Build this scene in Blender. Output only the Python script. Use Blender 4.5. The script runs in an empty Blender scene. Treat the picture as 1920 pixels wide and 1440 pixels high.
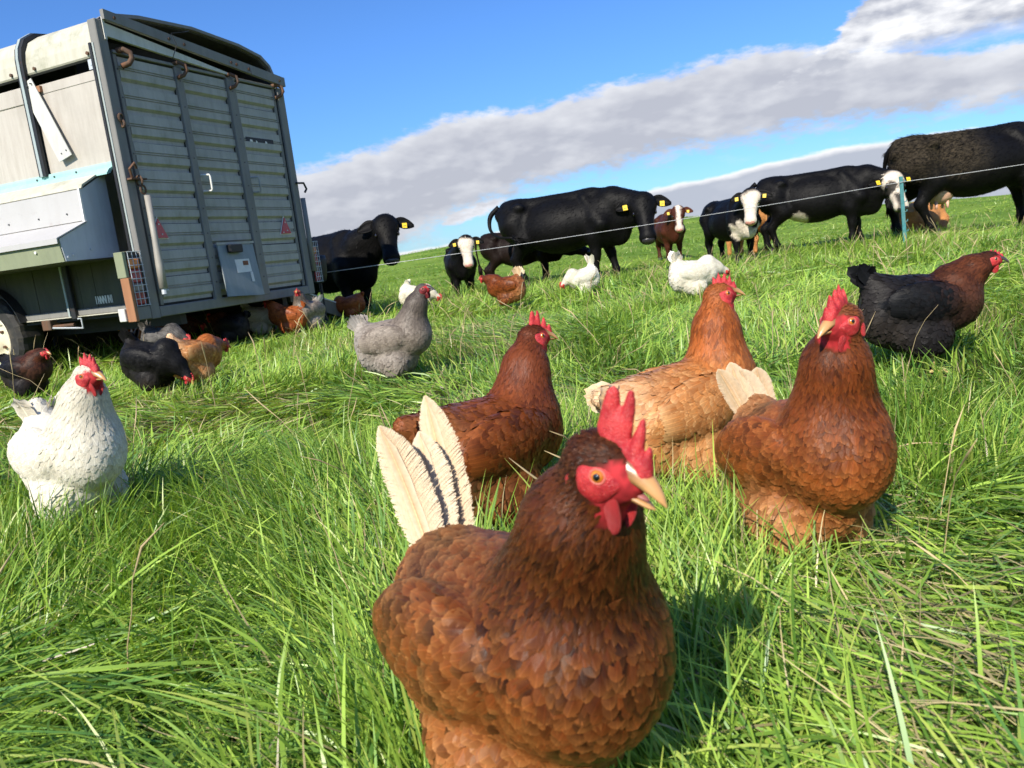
import bpy, math, random
import numpy as np
from mathutils import Matrix, Vector

RNG = np.random.default_rng(7)
random.seed(7)
R = math.radians
scene = bpy.context.scene
COL = scene.collection

# ------------------------------------------------------------------ camera
EYE = 0.53
PITCH, ROLL = 0.1716, 0.1169          # looking slightly down, phone held a little crooked
cam_data = bpy.data.cameras.new('camera')
cam_data.sensor_width = 36.0
cam_data.lens = 36.0 * 1443.0 / 1920.0
cam_data.clip_start = 0.02
cam_data.clip_end = 3000.0
cam_data.dof.use_dof = True
cam_data.dof.focus_distance = 2.2
cam_data.dof.aperture_fstop = 13.0
cam = bpy.data.objects.new('camera', cam_data)
COL.objects.link(cam)
_rt = Vector((1, 0, 0)); _up = Vector((0, math.sin(PITCH), math.cos(PITCH))); _fw = Vector((0, math.cos(PITCH), -math.sin(PITCH)))
_x = math.cos(ROLL) * _rt - math.sin(ROLL) * _up
_y = math.sin(ROLL) * _rt + math.cos(ROLL) * _up
cam.matrix_world = Matrix(((_x.x, _y.x, -_fw.x, 0), (_x.y, _y.y, -_fw.y, 0), (_x.z, _y.z, -_fw.z, EYE), (0, 0, 0, 1)))
scene.camera = cam

# ------------------------------------------------------------------ light
SUN_EL, SUN_AZ = R(38.0), R(-154.0)    # azimuth clockwise from +Y: low left, behind the camera
sun_dir = Vector((math.sin(SUN_AZ) * math.cos(SUN_EL), math.cos(SUN_AZ) * math.cos(SUN_EL), math.sin(SUN_EL)))
sun_data = bpy.data.lights.new('sun', 'SUN')
sun_data.energy = 5.0
sun_data.angle = R(0.5)
sun_data.color = (1.0, 0.93, 0.80)
sun = bpy.data.objects.new('sun', sun_data)
sun.rotation_euler = (-sun_dir).to_track_quat('-Z', 'Y').to_euler()
COL.objects.link(sun)

scene.view_settings.view_transform = 'Standard'
scene.view_settings.look = 'None'
scene.view_settings.gamma = 1.0
scene.view_settings.exposure = 0.45
scene.view_settings.use_curve_mapping = False
scene.cycles.use_denoising = True
scene.cycles.max_bounces = 8
scene.cycles.diffuse_bounces = 3
scene.cycles.transmission_bounces = 4
scene.cycles.transparent_max_bounces = 6
scene.cycles.caustics_reflective = False
scene.cycles.caustics_refractive = False


class NT:
    """small helper that writes node trees"""
    def __init__(self, tree):
        self.t = tree
        tree.nodes.clear()
    def n(self, kind, **kw):
        nd = self.t.nodes.new(kind)
        for k, v in kw.items():
            if k.startswith('i_'):
                key = k[2:]
                sock = nd.inputs[int(key)] if key.isdigit() else nd.inputs[key.replace('_', ' ')]
                if hasattr(v, 'is_output') or isinstance(v, bpy.types.NodeSocket):
                    self.t.links.new(v, sock)
                else:
                    sock.default_value = v
            else:
                setattr(nd, k, v)
        return nd
    def link(self, a, b):
        self.t.links.new(a, b)
    def val(self, sock, v):
        if isinstance(v, bpy.types.NodeSocket):
            self.t.links.new(v, sock)
        else:
            sock.default_value = v
    def math(self, op, a, b=0.0, c=None, clamp=False):
        nd = self.t.nodes.new('ShaderNodeMath'); nd.operation = op; nd.use_clamp = clamp
        self.val(nd.inputs[0], a); self.val(nd.inputs[1], b)
        if c is not None: self.val(nd.inputs[2], c)
        return nd.outputs[0]
    def step(self, x, lo, hi):
        nd = self.t.nodes.new('ShaderNodeMapRange'); nd.interpolation_type = 'SMOOTHSTEP'
        self.val(nd.inputs['Value'], x); self.val(nd.inputs['From Min'], lo); self.val(nd.inputs['From Max'], hi)
        nd.inputs['To Min'].default_value = 0.0; nd.inputs['To Max'].default_value = 1.0
        return nd.outputs[0]
    def mix(self, f, a, b, blend='MIX'):
        nd = self.t.nodes.new('ShaderNodeMix'); nd.data_type = 'RGBA'; nd.blend_type = blend
        self.val(nd.inputs[0], f)
        for s, v in ((nd.inputs[6], a), (nd.inputs[7], b)):
            if isinstance(v, bpy.types.NodeSocket): self.t.links.new(v, s)
            else: s.default_value = (*v, 1.0) if len(v) == 3 else v
        return nd.outputs[2]
    def noise(self, vec, scale, detail=4.0, rough=0.55, dist=0.0, col=False):
        nd = self.t.nodes.new('ShaderNodeTexNoise')
        if vec is not None: self.t.links.new(vec, nd.inputs['Vector'])
        nd.inputs['Scale'].default_value = scale; nd.inputs['Detail'].default_value = detail
        nd.inputs['Roughness'].default_value = rough; nd.inputs['Distortion'].default_value = dist
        return nd.outputs['Color' if col else 'Fac']
    def mapping(self, vec, scale=(1, 1, 1), rot=(0, 0, 0), loc=(0, 0, 0)):
        nd = self.t.nodes.new('ShaderNodeMapping')
        self.t.links.new(vec, nd.inputs['Vector'])
        nd.inputs['Scale'].default_value = scale; nd.inputs['Rotation'].default_value = rot; nd.inputs['Location'].default_value = loc
        return nd.outputs[0]
    def curve(self, x, pts):
        nd = self.t.nodes.new('ShaderNodeFloatCurve')
        c = nd.mapping.curves[0]
        while len(c.points) > 2: c.points.remove(c.points[1])
        c.points[0].location = pts[0]; c.points[1].location = pts[-1]
        for p in pts[1:-1]: c.points.new(*p)
        nd.mapping.update()
        self.val(nd.inputs['Value'], x)
        return nd.outputs[0]


# ------------------------------------------------------------------ sky
world = bpy.data.worlds.new('World')
scene.world = world
world.use_nodes = True
w = NT(world.node_tree)
sky = w.n('ShaderNodeTexSky', sky_type='NISHITA', sun_disc=False, sun_elevation=SUN_EL, sun_rotation=SUN_AZ % (2 * math.pi),
          altitude=200.0, air_density=1.0, dust_density=0.35, ozone_density=2.2)
tc = w.n('ShaderNodeTexCoord').outputs['Generated']
sp = w.n('ShaderNodeSeparateXYZ', i_0=tc)
az = w.math('MULTIPLY', w.math('ARCTAN2', sp.outputs[0], sp.outputs[1]), 180 / math.pi)
el = w.math('MULTIPLY', w.math('ARCSINE', sp.outputs[2]), 180 / math.pi)
skyc = w.mix(1.0, sky.outputs[0], w.mix(w.step(el, 0.0, 16.0), (0.40, 0.66, 1.02), (0.46, 0.76, 1.20)), 'MULTIPLY')
bg = w.n('ShaderNodeBackground', i_Color=skyc, i_Strength=0.11)
u = w.math('DIVIDE', w.math('ADD', az, 60.0), 120.0, clamp=True)
def deg_curve(pts):      # (azimuth, elevation) pairs -> elevation in degrees
    return w.math('MULTIPLY', w.curve(u, [((a + 60) / 120, e / 20) for a, e in pts]), 20.0)
cvec = w.n('ShaderNodeCombineXYZ', i_0=w.math('MULTIPLY', az, 0.55), i_1=w.math('MULTIPLY', el, 1.25), i_2=0.0).outputs[0]
n_big = w.math('SUBTRACT', w.noise(cvec, 0.32, 3.0, 0.5), 0.5)
n_mid = w.math('SUBTRACT', w.noise(cvec, 1.1, 7.0, 0.58), 0.5)
n_fin = w.math('SUBTRACT', w.noise(cvec, 3.2, 6.0, 0.6), 0.5)
edge = w.math('ADD', w.math('MULTIPLY', n_big, 2.4), w.math('ADD', w.math('MULTIPLY', n_mid, 2.6), w.math('MULTIPLY', n_fin, 0.7)))
soft = w.math('ADD', w.math('MULTIPLY', n_big, 2.0), w.math('ADD', w.math('MULTIPLY', n_mid, 4.6), w.math('MULTIPLY', n_fin, 1.6)))
n_off = w.math('SUBTRACT', w.noise(w.n('ShaderNodeVectorMath', operation='ADD', i_0=cvec, i_1=(-0.22, 0.42, 0.0)).outputs[0], 1.1, 5.0, 0.5), 0.5)
bil = w.math('SUBTRACT', n_mid, n_off)          # sunlit side of the billows
n_off2 = w.math('SUBTRACT', w.noise(w.n('ShaderNodeVectorMath', operation='ADD', i_0=cvec, i_1=(-0.6, 1.1, 0.0)).outputs[0], 0.32, 3.0, 0.5), 0.5)
bil = w.math('ADD', w.math('MULTIPLY', bil, 0.55), w.math('MULTIPLY', w.math('SUBTRACT', n_big, n_off2), 1.7))
# long grey cloud street
top1 = deg_curve([(-60, 7.0), (-30, 6.6), (-20, 6.9), (-13.9, 7.4), (-7.8, 8.3), (-2.7, 9.7), (3.8, 10.0), (11.4, 10.7), (18.6, 11.1), (23.8, 10.7), (29.6, 9.3), (34.2, 8.8), (60, 8)])
bot1 = deg_curve([(-60, 0.4), (-20, 0.2), (-8.9, 1.1), (-2.8, 2.9), (3.2, 4.4), (7.1, 4.9), (14.6, 5.5), (21.6, 5.7), (28, 5.6), (34.2, 5.3), (60, 4)])
d_top1 = w.math('SUBTRACT', w.math('ADD', top1, w.math('MULTIPLY', edge, 0.62)), el)
d_bot1 = w.math('SUBTRACT', w.math('ADD', el, w.math('MULTIPLY', soft, 0.62)), w.math('ADD', bot1, -0.35))
m1 = w.math('MULTIPLY', w.step(d_top1, -0.12, 0.75), w.step(d_bot1, -0.6, 1.1))
# heap of cumulus on the right, extended out of view as fill light
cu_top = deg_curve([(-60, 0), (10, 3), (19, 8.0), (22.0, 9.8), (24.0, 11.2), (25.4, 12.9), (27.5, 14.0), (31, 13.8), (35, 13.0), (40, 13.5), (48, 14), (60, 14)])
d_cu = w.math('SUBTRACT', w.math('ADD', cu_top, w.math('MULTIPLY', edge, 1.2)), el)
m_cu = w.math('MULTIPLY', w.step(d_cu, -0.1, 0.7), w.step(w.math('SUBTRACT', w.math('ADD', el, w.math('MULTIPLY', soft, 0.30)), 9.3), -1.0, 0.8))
# low bank over the horizon
top2 = deg_curve([(-60, 3.0), (-20, 1.0), (-4.0, 0.9), (1.4, 1.7), (6.9, 2.5), (10.7, 3.0), (16.3, 3.5), (21.6, 4.0), (27.1, 4.2), (34.2, 4.0), (60, 3)])
d_top2 = w.math('SUBTRACT', w.math('ADD', top2, w.math('MULTIPLY', edge, 0.16)), el)
m2 = w.step(d_top2, -0.05, 0.22)
# stray fleck
fl = w.math('SUBTRACT', w.math('MULTIPLY', w.math('POWER', w.math('DIVIDE', w.math('SUBTRACT', az, -1.4), 2.6), 2.0), -1.0), w.math('POWER', w.math('DIVIDE', w.math('SUBTRACT', w.math('SUBTRACT', el, 3.0), w.math('MULTIPLY', w.math('ADD', az, 1.4), 0.22)), 0.62), 2.0))
m3 = w.step(w.math('ADD', w.math('ADD', fl, 1.0), w.math('MULTIPLY', edge, 0.8)), 0.0, 0.7)
veil = w.math('MULTIPLY', w.step(w.math('ADD', w.noise(cvec, 0.5, 5.0, 0.6), w.math('MULTIPLY', el, -0.018)), 0.46, 0.78), 0.35)
lit1 = w.math('ADD', 0.10, w.math('MULTIPLY', w.math('SUBTRACT', 1.0, w.step(d_top1, 0.1, 2.4)), 0.62))
lit1 = w.math('ADD', lit1, w.math('MULTIPLY', bil, 1.0), clamp=True)
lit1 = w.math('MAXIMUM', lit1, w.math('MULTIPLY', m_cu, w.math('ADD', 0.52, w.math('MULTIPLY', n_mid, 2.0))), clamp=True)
c1 = w.mix(lit1, (0.49, 0.505, 0.57), (0.84, 0.85, 0.88))
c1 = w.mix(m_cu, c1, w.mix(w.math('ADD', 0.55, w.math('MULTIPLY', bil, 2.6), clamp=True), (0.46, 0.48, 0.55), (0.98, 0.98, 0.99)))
lit2 = w.math('ADD', w.math('SUBTRACT', 1.0, w.step(d_top2, 0.05, 0.6)), w.math('MULTIPLY', bil, 0.30), clamp=True)
c2 = w.mix(lit2, (0.45, 0.49, 0.58), (0.93, 0.93, 0.95))
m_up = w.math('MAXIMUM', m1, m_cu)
bg1 = w.n('ShaderNodeBackground', i_Color=c1, i_Strength=0.80)
bg2 = w.n('ShaderNodeBackground', i_Color=c2, i_Strength=0.85)
bg3 = w.n('ShaderNodeBackground', i_Color=(0.80, 0.82, 0.88, 1), i_Strength=0.80)
def smix(f, a, b): return w.n('ShaderNodeMixShader', i_0=f, i_1=a, i_2=b).outputs[0]
s = smix(veil, bg.outputs[0], bg3.outputs[0])
s = smix(m2, s, bg2.outputs[0])
s = smix(m3, s, bg3.outputs[0])
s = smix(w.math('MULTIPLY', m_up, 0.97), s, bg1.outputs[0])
w.n('ShaderNodeOutputWorld', i_Surface=s)

# ------------------------------------------------------------------ object helpers
def tag(o, label=None, cat=None, group=None, kind=None):
    if label: o['label'] = label
    if cat: o['category'] = cat
    if group: o['group'] = group
    if kind: o['kind'] = kind
    return o

def empty(name, loc=(0, 0, 0), rz=0.0, scale=1.0, parent=None):
    o = bpy.data.objects.new(name, None)
    o.empty_display_size = 0.05
    o.location = loc; o.rotation_euler = (0, 0, rz); o.scale = (scale,) * 3
    COL.objects.link(o)
    if parent: o.parent = parent
    return o

def mesh_np(name, V, faces, smooth=True, col=None, uv=None):
    """V (n,3); faces: list of index arrays, each (m,3) or (m,4)"""
    me = bpy.data.meshes.new(name)
    V = np.asarray(V, np.float32)
    if not isinstance(faces, (list, tuple)): faces = [faces]
    faces = [np.asarray(f, np.int32) for f in faces if len(f)]
    idx = np.concatenate([f.ravel() for f in faces])
    tot = np.concatenate([np.full(len(f), f.shape[1], np.int32) for f in faces])
    start = np.concatenate([[0], np.cumsum(tot)[:-1]]).astype(np.int32)
    me.vertices.add(len(V)); me.vertices.foreach_set('co', V.ravel())
    me.loops.add(len(idx)); me.loops.foreach_set('vertex_index', idx)
    me.polygons.add(len(tot)); me.polygons.foreach_set('loop_start', start)
    me.polygons.foreach_set('use_smooth', np.full(len(tot), smooth, bool))
    if col is not None:
        a = me.attributes.new('Col', 'FLOAT_COLOR', 'POINT')
        c = np.ones((len(V), 4), np.float32); c[:, :3] = col
        a.data.foreach_set('color', c.ravel())
    if uv is not None:
        l = me.uv_layers.new(name='UVMap')
        l.data.foreach_set('uv', np.asarray(uv, np.float32)[idx].ravel())
    me.update(calc_edges=True)
    return me

def link(name, me, mat=None, parent=None, loc=None):
    o = bpy.data.objects.new(name, me)
    COL.objects.link(o)
    if parent: o.parent = parent
    if loc is not None: o.location = loc
    if mat is not None and len(me.materials) == 0: me.materials.append(mat)
    return o

class MB:
    """collects boxes, tubes and plates into one mesh"""
    def __init__(self): self.V = []; self.F = []; self.n = 0
    def add(self, v, f):
        self.V.append(np.asarray(v, float).reshape(-1, 3)); self.F += [tuple(i + self.n for i in q) for q in f]; self.n += len(self.V[-1]); return self
    def box(self, a, b, bev=0.0):
        x0, y0, z0 = a; x1, y1, z1 = b
        if bev <= 0:
            v = [(x, y, z) for x in (x0, x1) for y in (y0, y1) for z in (z0, z1)]
            return self.add(v, [(0, 1, 3, 2), (4, 6, 7, 5), (0, 4, 5, 1), (2, 3, 7, 6), (0, 2, 6, 4), (1, 5, 7, 3)])
        # chamfered box
        v = []; c = [(x0 + x1) / 2, (y0 + y1) / 2, (z0 + z1) / 2]; h = [(x1 - x0) / 2, (y1 - y0) / 2, (z1 - z0) / 2]
        b_ = min(bev, min(h) * 0.9)
        import itertools
        key = {}
        for s in itertools.product((-1, 1), repeat=3):
            for ax in range(3):
                p = [c[i] + s[i] * (h[i] - (0 if i == ax else b_)) for i in range(3)]
                key[(s, ax)] = len(v); v.append(p)
        f = []
        for ax in range(3):
            o1, o2 = [(1, 2), (2, 0), (0, 1)][ax]
            for sg in (-1, 1):
                q = []
                for a1, a2 in ((-1, -1), (1, -1), (1, 1), (-1, 1)):
                    s = [0, 0, 0]; s[ax] = sg; s[o1] = a1; s[o2] = a2
                    q.append(key[(tuple(s), ax)])
                f.append(tuple(q if sg > 0 else q[::-1]))
        for ax in range(3):                    # edge chamfers
            o1, o2 = [(1, 2), (2, 0), (0, 1)][ax]
            for a1 in (-1, 1):
                for a2 in (-1, 1):
                    lo = [0, 0, 0]; hi = [0, 0, 0]
                    lo[ax] = -1; hi[ax] = 1; lo[o1] = hi[o1] = a1; lo[o2] = hi[o2] = a2
                    lo, hi = tuple(lo), tuple(hi)
                    q = (key[(lo, o1)], key[(hi, o1)], key[(hi, o2)], key[(lo, o2)])
                    f.append(q if a1 * a2 > 0 else q[::-1])
        for s in itertools.product((-1, 1), repeat=3):
            q = (key[(s, 0)], key[(s, 1)], key[(s, 2)])
            f.append(q if s[0] * s[1] * s[2] > 0 else q[::-1])
        return self.add(v, f)
    def tube(self, pts, r, seg=8, cap=True):
        pts = [Vector(p) for p in pts]; n = len(pts)
        rr = r if hasattr(r, '__len__') else [r] * n
        t0 = (pts[1] - pts[0]).normalized()
        ref = Vector((0, 0, 1)) if abs(t0.z) < 0.9 else Vector((1, 0, 0))
        a = t0.cross(ref).normalized()
        v = []
        for i, p in enumerate(pts):
            t = (pts[min(i + 1, n - 1)] - pts[max(i - 1, 0)]).normalized()
            a = (a - t * a.dot(t)).normalized(); b = t.cross(a)
            for k in range(seg):
                th = 2 * math.pi * k / seg
                v.append(p + (a * math.cos(th) + b * math.sin(th)) * rr[i])
        f = []
        for i in range(n - 1):
            for k in range(seg):
                k2 = (k + 1) % seg
                f.append((i * seg + k, i * seg + k2, (i + 1) * seg + k2, (i + 1) * seg + k))
        if cap:
            f.append(tuple(range(seg))[::-1]); f.append(tuple((n - 1) * seg + k for k in range(seg)))
        return self.add([tuple(p) for p in v], f)
    def prism(self, poly, axis, lo, hi):
        """poly: 2D outline; extruded along axis 'x','y' or 'z' between lo and hi"""
        n = len(poly); v = []
        for h in (lo, hi):
            for a, b in poly:
                v.append({'x': (h, a, b), 'y': (a, h, b), 'z': (a, b, h)}[axis])
        f = [tuple(range(n)), tuple(range(n, 2 * n))[::-1]]
        for i in range(n):
            j = (i + 1) % n; f.append((i, i + n, j + n, j))
        return self.add(v, f)
    def mesh(self, name, smooth=False):
        me = bpy.data.meshes.new(name)
        me.from_pydata(np.concatenate(self.V).tolist(), [], self.F)
        import bmesh
        bm = bmesh.new(); bm.from_mesh(me); bmesh.ops.recalc_face_normals(bm, faces=bm.faces); bm.to_mesh(me); bm.free()
        if smooth: me.polygons.foreach_set('use_smooth', np.full(len(me.polygons), True))
        return me
    def build(self, name, mat, parent=None, smooth=False, **kw):
        return link(name, self.mesh(name, smooth), mat, parent, **kw)

# ------------------------------------------------------------------ signed distance shapes -> one closed skin
def rot_from(xdir, up=(0, 0, 1)):
    x = np.asarray(xdir, float); x = x / np.linalg.norm(x)
    y = np.cross(np.asarray(up, float), x); y /= np.linalg.norm(y)
    return np.stack([x, y, np.cross(x, y)], 1)        # columns = local axes

class Body:
    def __init__(self, k):
        self.k = k; self.p = []
    def ell(self, c, r, region, flow=(-1, 0, 0), Rm=None):
        self.p.append(('e', np.array(c, np.float32), np.array(r, np.float32), None if Rm is None else np.asarray(Rm, np.float32), region, np.array(flow, np.float32)))
    def cone(self, a, b, ra, rb, region, flow=None):
        a = np.array(a, np.float32); b = np.array(b, np.float32)
        if flow is None: flow = (a - b) / np.linalg.norm(a - b)
        self.p.append(('c', a, b, (ra, rb), region, np.array(flow, np.float32)))
    def dists(self, P):
        P = np.asarray(P, np.float32); out = []
        for q in self.p:
            if q[0] == 'e':
                d = P - q[1]
                if q[3] is not None: d = d @ q[3]
                k0 = np.sqrt(((d / q[2]) ** 2).sum(-1)); k1 = np.sqrt(((d / q[2] ** 2) ** 2).sum(-1))
                out.append(k0 * (k0 - 1) / np.maximum(k1, 1e-6))
            else:
                a, b, (ra, rb) = q[1], q[2], q[3]
                ab = b - a; t = np.clip(((P - a) @ ab) / (ab @ ab), 0, 1)
                out.append(np.sqrt(((P - a - t[..., None] * ab) ** 2).sum(-1)) - (ra + (rb - ra) * t))
        return np.stack(out, 0)
    def f(self, P, D=None):
        D = self.dists(P) if D is None else D
        m = D.min(0)
        return m - self.k * np.log(np.exp(-(D - m) / self.k).sum(0))
    def grad(self, P, e):
        g = 0
        for v in ((1, -1, -1), (-1, -1, 1), (-1, 1, -1), (1, 1, 1)):
            v = np.array(v, np.float32); g = g + self.f(P + v * e)[..., None] * v
        return g / np.maximum(np.linalg.norm(g, axis=-1, keepdims=True), 1e-9)
    def weights(self, P, kk):
        D = self.dists(P); Wt = np.exp(-(D - D.min(0)) / kk); Wt /= Wt.sum(0); return Wt
    def bounds(self, pad):
        lo = np.full(3, 1e9); hi = -lo
        for q in self.p:
            if q[0] == 'e':
                r = np.max(q[2]) if q[3] is not None else q[2]
                lo = np.minimum(lo, q[1] - r); hi = np.maximum(hi, q[1] + r)
            else:
                for pnt, r in ((q[1], q[3][0]), (q[2], q[3][1])):
                    lo = np.minimum(lo, pnt - r); hi = np.maximum(hi, pnt + r)
        return lo - pad, hi + pad
    def skin(self, h):
        lo, hi = self.bounds(2.5 * h + self.k)
        return surface_net(self.f, lo, hi, h)

def surface_net(func, lo, hi, h):
    n = np.ceil((np.asarray(hi) - np.asarray(lo)) / h).astype(int) + 1
    ax = [lo[i] + h * np.arange(n[i]) for i in range(3)]
    G = np.stack(np.meshgrid(*ax, indexing='ij'), -1).astype(np.float32)
    S = func(G.reshape(-1, 3)).reshape(n)
    ins = S < 0
    c = [S[i:n[0] - 1 + i, j:n[1] - 1 + j, k:n[2] - 1 + k] for i in (0, 1) for j in (0, 1) for k in (0, 1)]
    cnt = sum((x < 0).astype(np.int8) for x in c)
    act = (cnt > 0) & (cnt < 8)
    ids = np.full(act.shape, -1, np.int32); ids[act] = np.arange(act.sum())
    cc = [x[act] for x in c]
    acc = np.zeros((act.sum(), 3), np.float32); num = np.zeros(act.sum(), np.float32)
    offs = [(i, j, k) for i in (0, 1) for j in (0, 1) for k in (0, 1)]
    for a in range(8):
        for b in range(a + 1, 8):
            da = np.array(offs[a]); db = np.array(offs[b])
            if np.abs(da - db).sum() != 1: continue
            va, vb = cc[a], cc[b]; m = (va < 0) != (vb < 0)
            t = np.where(m, va / np.where(m, va - vb, 1), 0)
            acc += m[:, None] * (da + t[:, None] * (db - da)); num += m
    base = np.argwhere(act)
    V = (base + acc / num[:, None]) * h + np.asarray(lo)
    Q = []
    for axis in range(3):
        sl0 = [slice(None)] * 3; sl1 = [slice(None)] * 3
        sl0[axis] = slice(0, n[axis] - 1); sl1[axis] = slice(1, n[axis])
        a_, b_ = ins[tuple(sl0)], ins[tuple(sl1)]
        e = np.argwhere(a_ != b_)
        o1, o2 = [(1, 2), (2, 0), (0, 1)][axis]
        ok = (e[:, o1] > 0) & (e[:, o2] > 0) & (e[:, o1] < n[o1] - 1) & (e[:, o2] < n[o2] - 1)
        e = e[ok]
        flip = a_[tuple(e.T)]
        def cell(d1, d2):
            q = e.copy(); q[:, o1] -= d1; q[:, o2] -= d2; return ids[tuple(q.T)]
        q = np.stack([cell(1, 1), cell(0, 1), cell(0, 0), cell(1, 0)], 1)
        q[~flip] = q[~flip][:, ::-1]
        Q.append(q)
    Q = np.concatenate(Q)
    return V.astype(np.float32), Q[(Q >= 0).all(1)]

# ------------------------------------------------------------------ materials
MATS = {}
def new_mat(name):
    m = bpy.data.materials.new(name); m.use_nodes = True; MATS[name] = m
    return m, NT(m.node_tree)

def finish(nt, color, rough=0.5, metal=0.0, spec=0.5, bump=None, bump_d=0.01, bump_s=0.4, sheen=0.0, coat=0.0, trans=None, normal_in=None):
    p = nt.n('ShaderNodeBsdfPrincipled')
    nt.val(p.inputs['Base Color'], color if isinstance(color, bpy.types.NodeSocket) else (*color, 1.0))
    nt.val(p.inputs['Roughness'], rough); nt.val(p.inputs['Metallic'], metal)
    p.inputs['Specular IOR Level'].default_value = spec
    if sheen: p.inputs['Sheen Weight'].default_value = sheen; p.inputs['Sheen Roughness'].default_value = 0.4
    if coat: p.inputs['Coat Weight'].default_value = coat; p.inputs['Coat Roughness'].default_value = 0.15
    if bump is not None:
        b = nt.n('ShaderNodeBump', i_Strength=bump_s, i_Distance=bump_d, i_Height=bump)
        nt.link(b.outputs[0], p.inputs['Normal'])
    out = p.outputs[0]
    if trans is not None:
        f, c = trans
        tr = nt.n('ShaderNodeBsdfTranslucent', i_Color=c)
        out = nt.n('ShaderNodeMixShader', i_0=f, i_1=out, i_2=tr.outputs[0]).outputs[0]
    nt.n('ShaderNodeOutputMaterial', i_Surface=out)

def plain(name, color, rough=0.5, metal=0.0, spec=0.5, var=0.25, scale=12.0, bump_d=0.0, coat=0.0, dirt=None, dirt_amt=0.5, dirt_scale=3.0, stretch=(1, 1, 1)):
    m, nt = new_mat(name)
    oc = nt.n('ShaderNodeTexCoord').outputs['Object']
    v = nt.mapping(oc, stretch)
    n1 = nt.noise(v, scale, 6.0, 0.6)
    lo = tuple(c * (1 - var) for c in color); hi = tuple(min(1.0, c * (1 + var)) for c in color)
    c = nt.mix(nt.step(n1, 0.3, 0.7), lo, hi)
    if dirt is not None:
        n2 = nt.noise(nt.mapping(oc, stretch, loc=(3.1, 1.7, 0.4)), dirt_scale, 8.0, 0.65)
        c = nt.mix(nt.math('MULTIPLY', nt.step(n2, 0.48, 0.72), dirt_amt), c, dirt)
    rg = nt.math('ADD', rough - 0.08, nt.math('MULTIPLY', n1, 0.16))
    finish(nt, c, rg, metal, spec, bump=n1 if bump_d else None, bump_d=bump_d or 0.001, coat=coat)
    return m

def attr_col(nt, name='Col'):
    return nt.n('ShaderNodeAttribute', attribute_name=name).outputs['Color']
# ------------------------------------------------------------------ ground
def _hash(ix, iy, seed):
    h = (ix.astype(np.int64) * 374761393 + iy.astype(np.int64) * 668265263 + seed * 974634721) & 0x7fffffff
    h = ((h ^ (h >> 13)) * 1274126177) & 0x7fffffff
    return ((h ^ (h >> 16)) & 0xffff) / 65535.0
def vnoise(x, y, seed=0):
    x = np.asarray(x, float); y = np.asarray(y, float)
    ix = np.floor(x); iy = np.floor(y); fx = x - ix; fy = y - iy
    fx = fx * fx * (3 - 2 * fx); fy = fy * fy * (3 - 2 * fy)
    a = _hash(ix, iy, seed); b = _hash(ix + 1, iy, seed); c = _hash(ix, iy + 1, seed); d = _hash(ix + 1, iy + 1, seed)
    return (a * (1 - fx) + b * fx) * (1 - fy) + (c * (1 - fx) + d * fx) * fy
def fbm(x, y, seed=0, octv=3):
    s = 0; a = 0.5
    for i in range(octv):
        s = s + a * vnoise(x * 2 ** i, y * 2 ** i, seed + i); a *= 0.5
    return s / (1 - 0.5 ** octv)
def sstep(x, a, b):
    t = np.clip((x - a) / (b - a), 0, 1); return t * t * (3 - 2 * t)
def gh(x, y):
    """height of the field"""
    x = np.asarray(x, float); y = np.asarray(y, float)
    r = np.hypot(x, y); a = np.degrees(np.arctan2(x, y))
    elv = np.interp(a, [-180, -60, -25, -9, 0, 9, 18, 33, 60, 180], [0.2, 0.3, 0.35, 0.5, 1.02, 1.1, 0.66, -0.2, -0.2, 0.2])
    rc = 46.0
    zc = EYE - 0.04 + rc * np.tan(np.radians(elv))
    t = np.clip((r - 12.5) / (rc - 12.5), 0, 1)
    z = -0.10 * sstep(r, 7.0, 11.5) + (zc + 0.10) * t ** 1.15
    over = np.clip(r - rc, 0, None)
    z = z - 0.0018 * over ** 2 / (1 + over * 0.02)
    amp = 0.035 * sstep(r, 1.2, 3.5) + 0.10 * sstep(r, 14, 30)
    z = z + amp * (fbm(x * 0.45 + 9.3, y * 0.45 + 2.2, 3) - 0.5) * 2
    z = z + 0.16 * np.exp(-(((x - 5.6) / 2.4) ** 2 + ((y - 11.3) / 2.6) ** 2))
    return z
def gz(x, y): return float(gh(np.array([x]), np.array([y]))[0])

m, nt = new_mat('ground')
oc = nt.n('ShaderNodeTexCoord').outputs['Object']
g1 = nt.noise(oc, 0.35, 5.0, 0.6); g2 = nt.noise(oc, 3.0, 6.0, 0.6); g3 = nt.noise(oc, 26.0, 4.0, 0.7)
c = nt.mix(nt.step(g1, 0.35, 0.68), (0.12, 0.22, 0.026), (0.23, 0.34, 0.05))
c = nt.mix(nt.math('MULTIPLY', nt.step(g2, 0.5, 0.75), 0.5), c, (0.30, 0.34, 0.09))
c = nt.mix(nt.math('MULTIPLY', nt.step(g3, 0.4, 0.7), 0.4), c, (0.09, 0.16, 0.022))
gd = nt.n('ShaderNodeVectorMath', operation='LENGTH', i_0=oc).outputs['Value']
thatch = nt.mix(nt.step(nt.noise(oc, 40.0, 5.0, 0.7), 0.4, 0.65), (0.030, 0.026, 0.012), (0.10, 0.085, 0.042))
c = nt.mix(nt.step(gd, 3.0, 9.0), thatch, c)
finish(nt, c, 0.9, spec=0.1, bump=nt.math('ADD', nt.math('MULTIPLY', g3, 0.6), g2), bump_d=0.10, bump_s=0.7)

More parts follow.
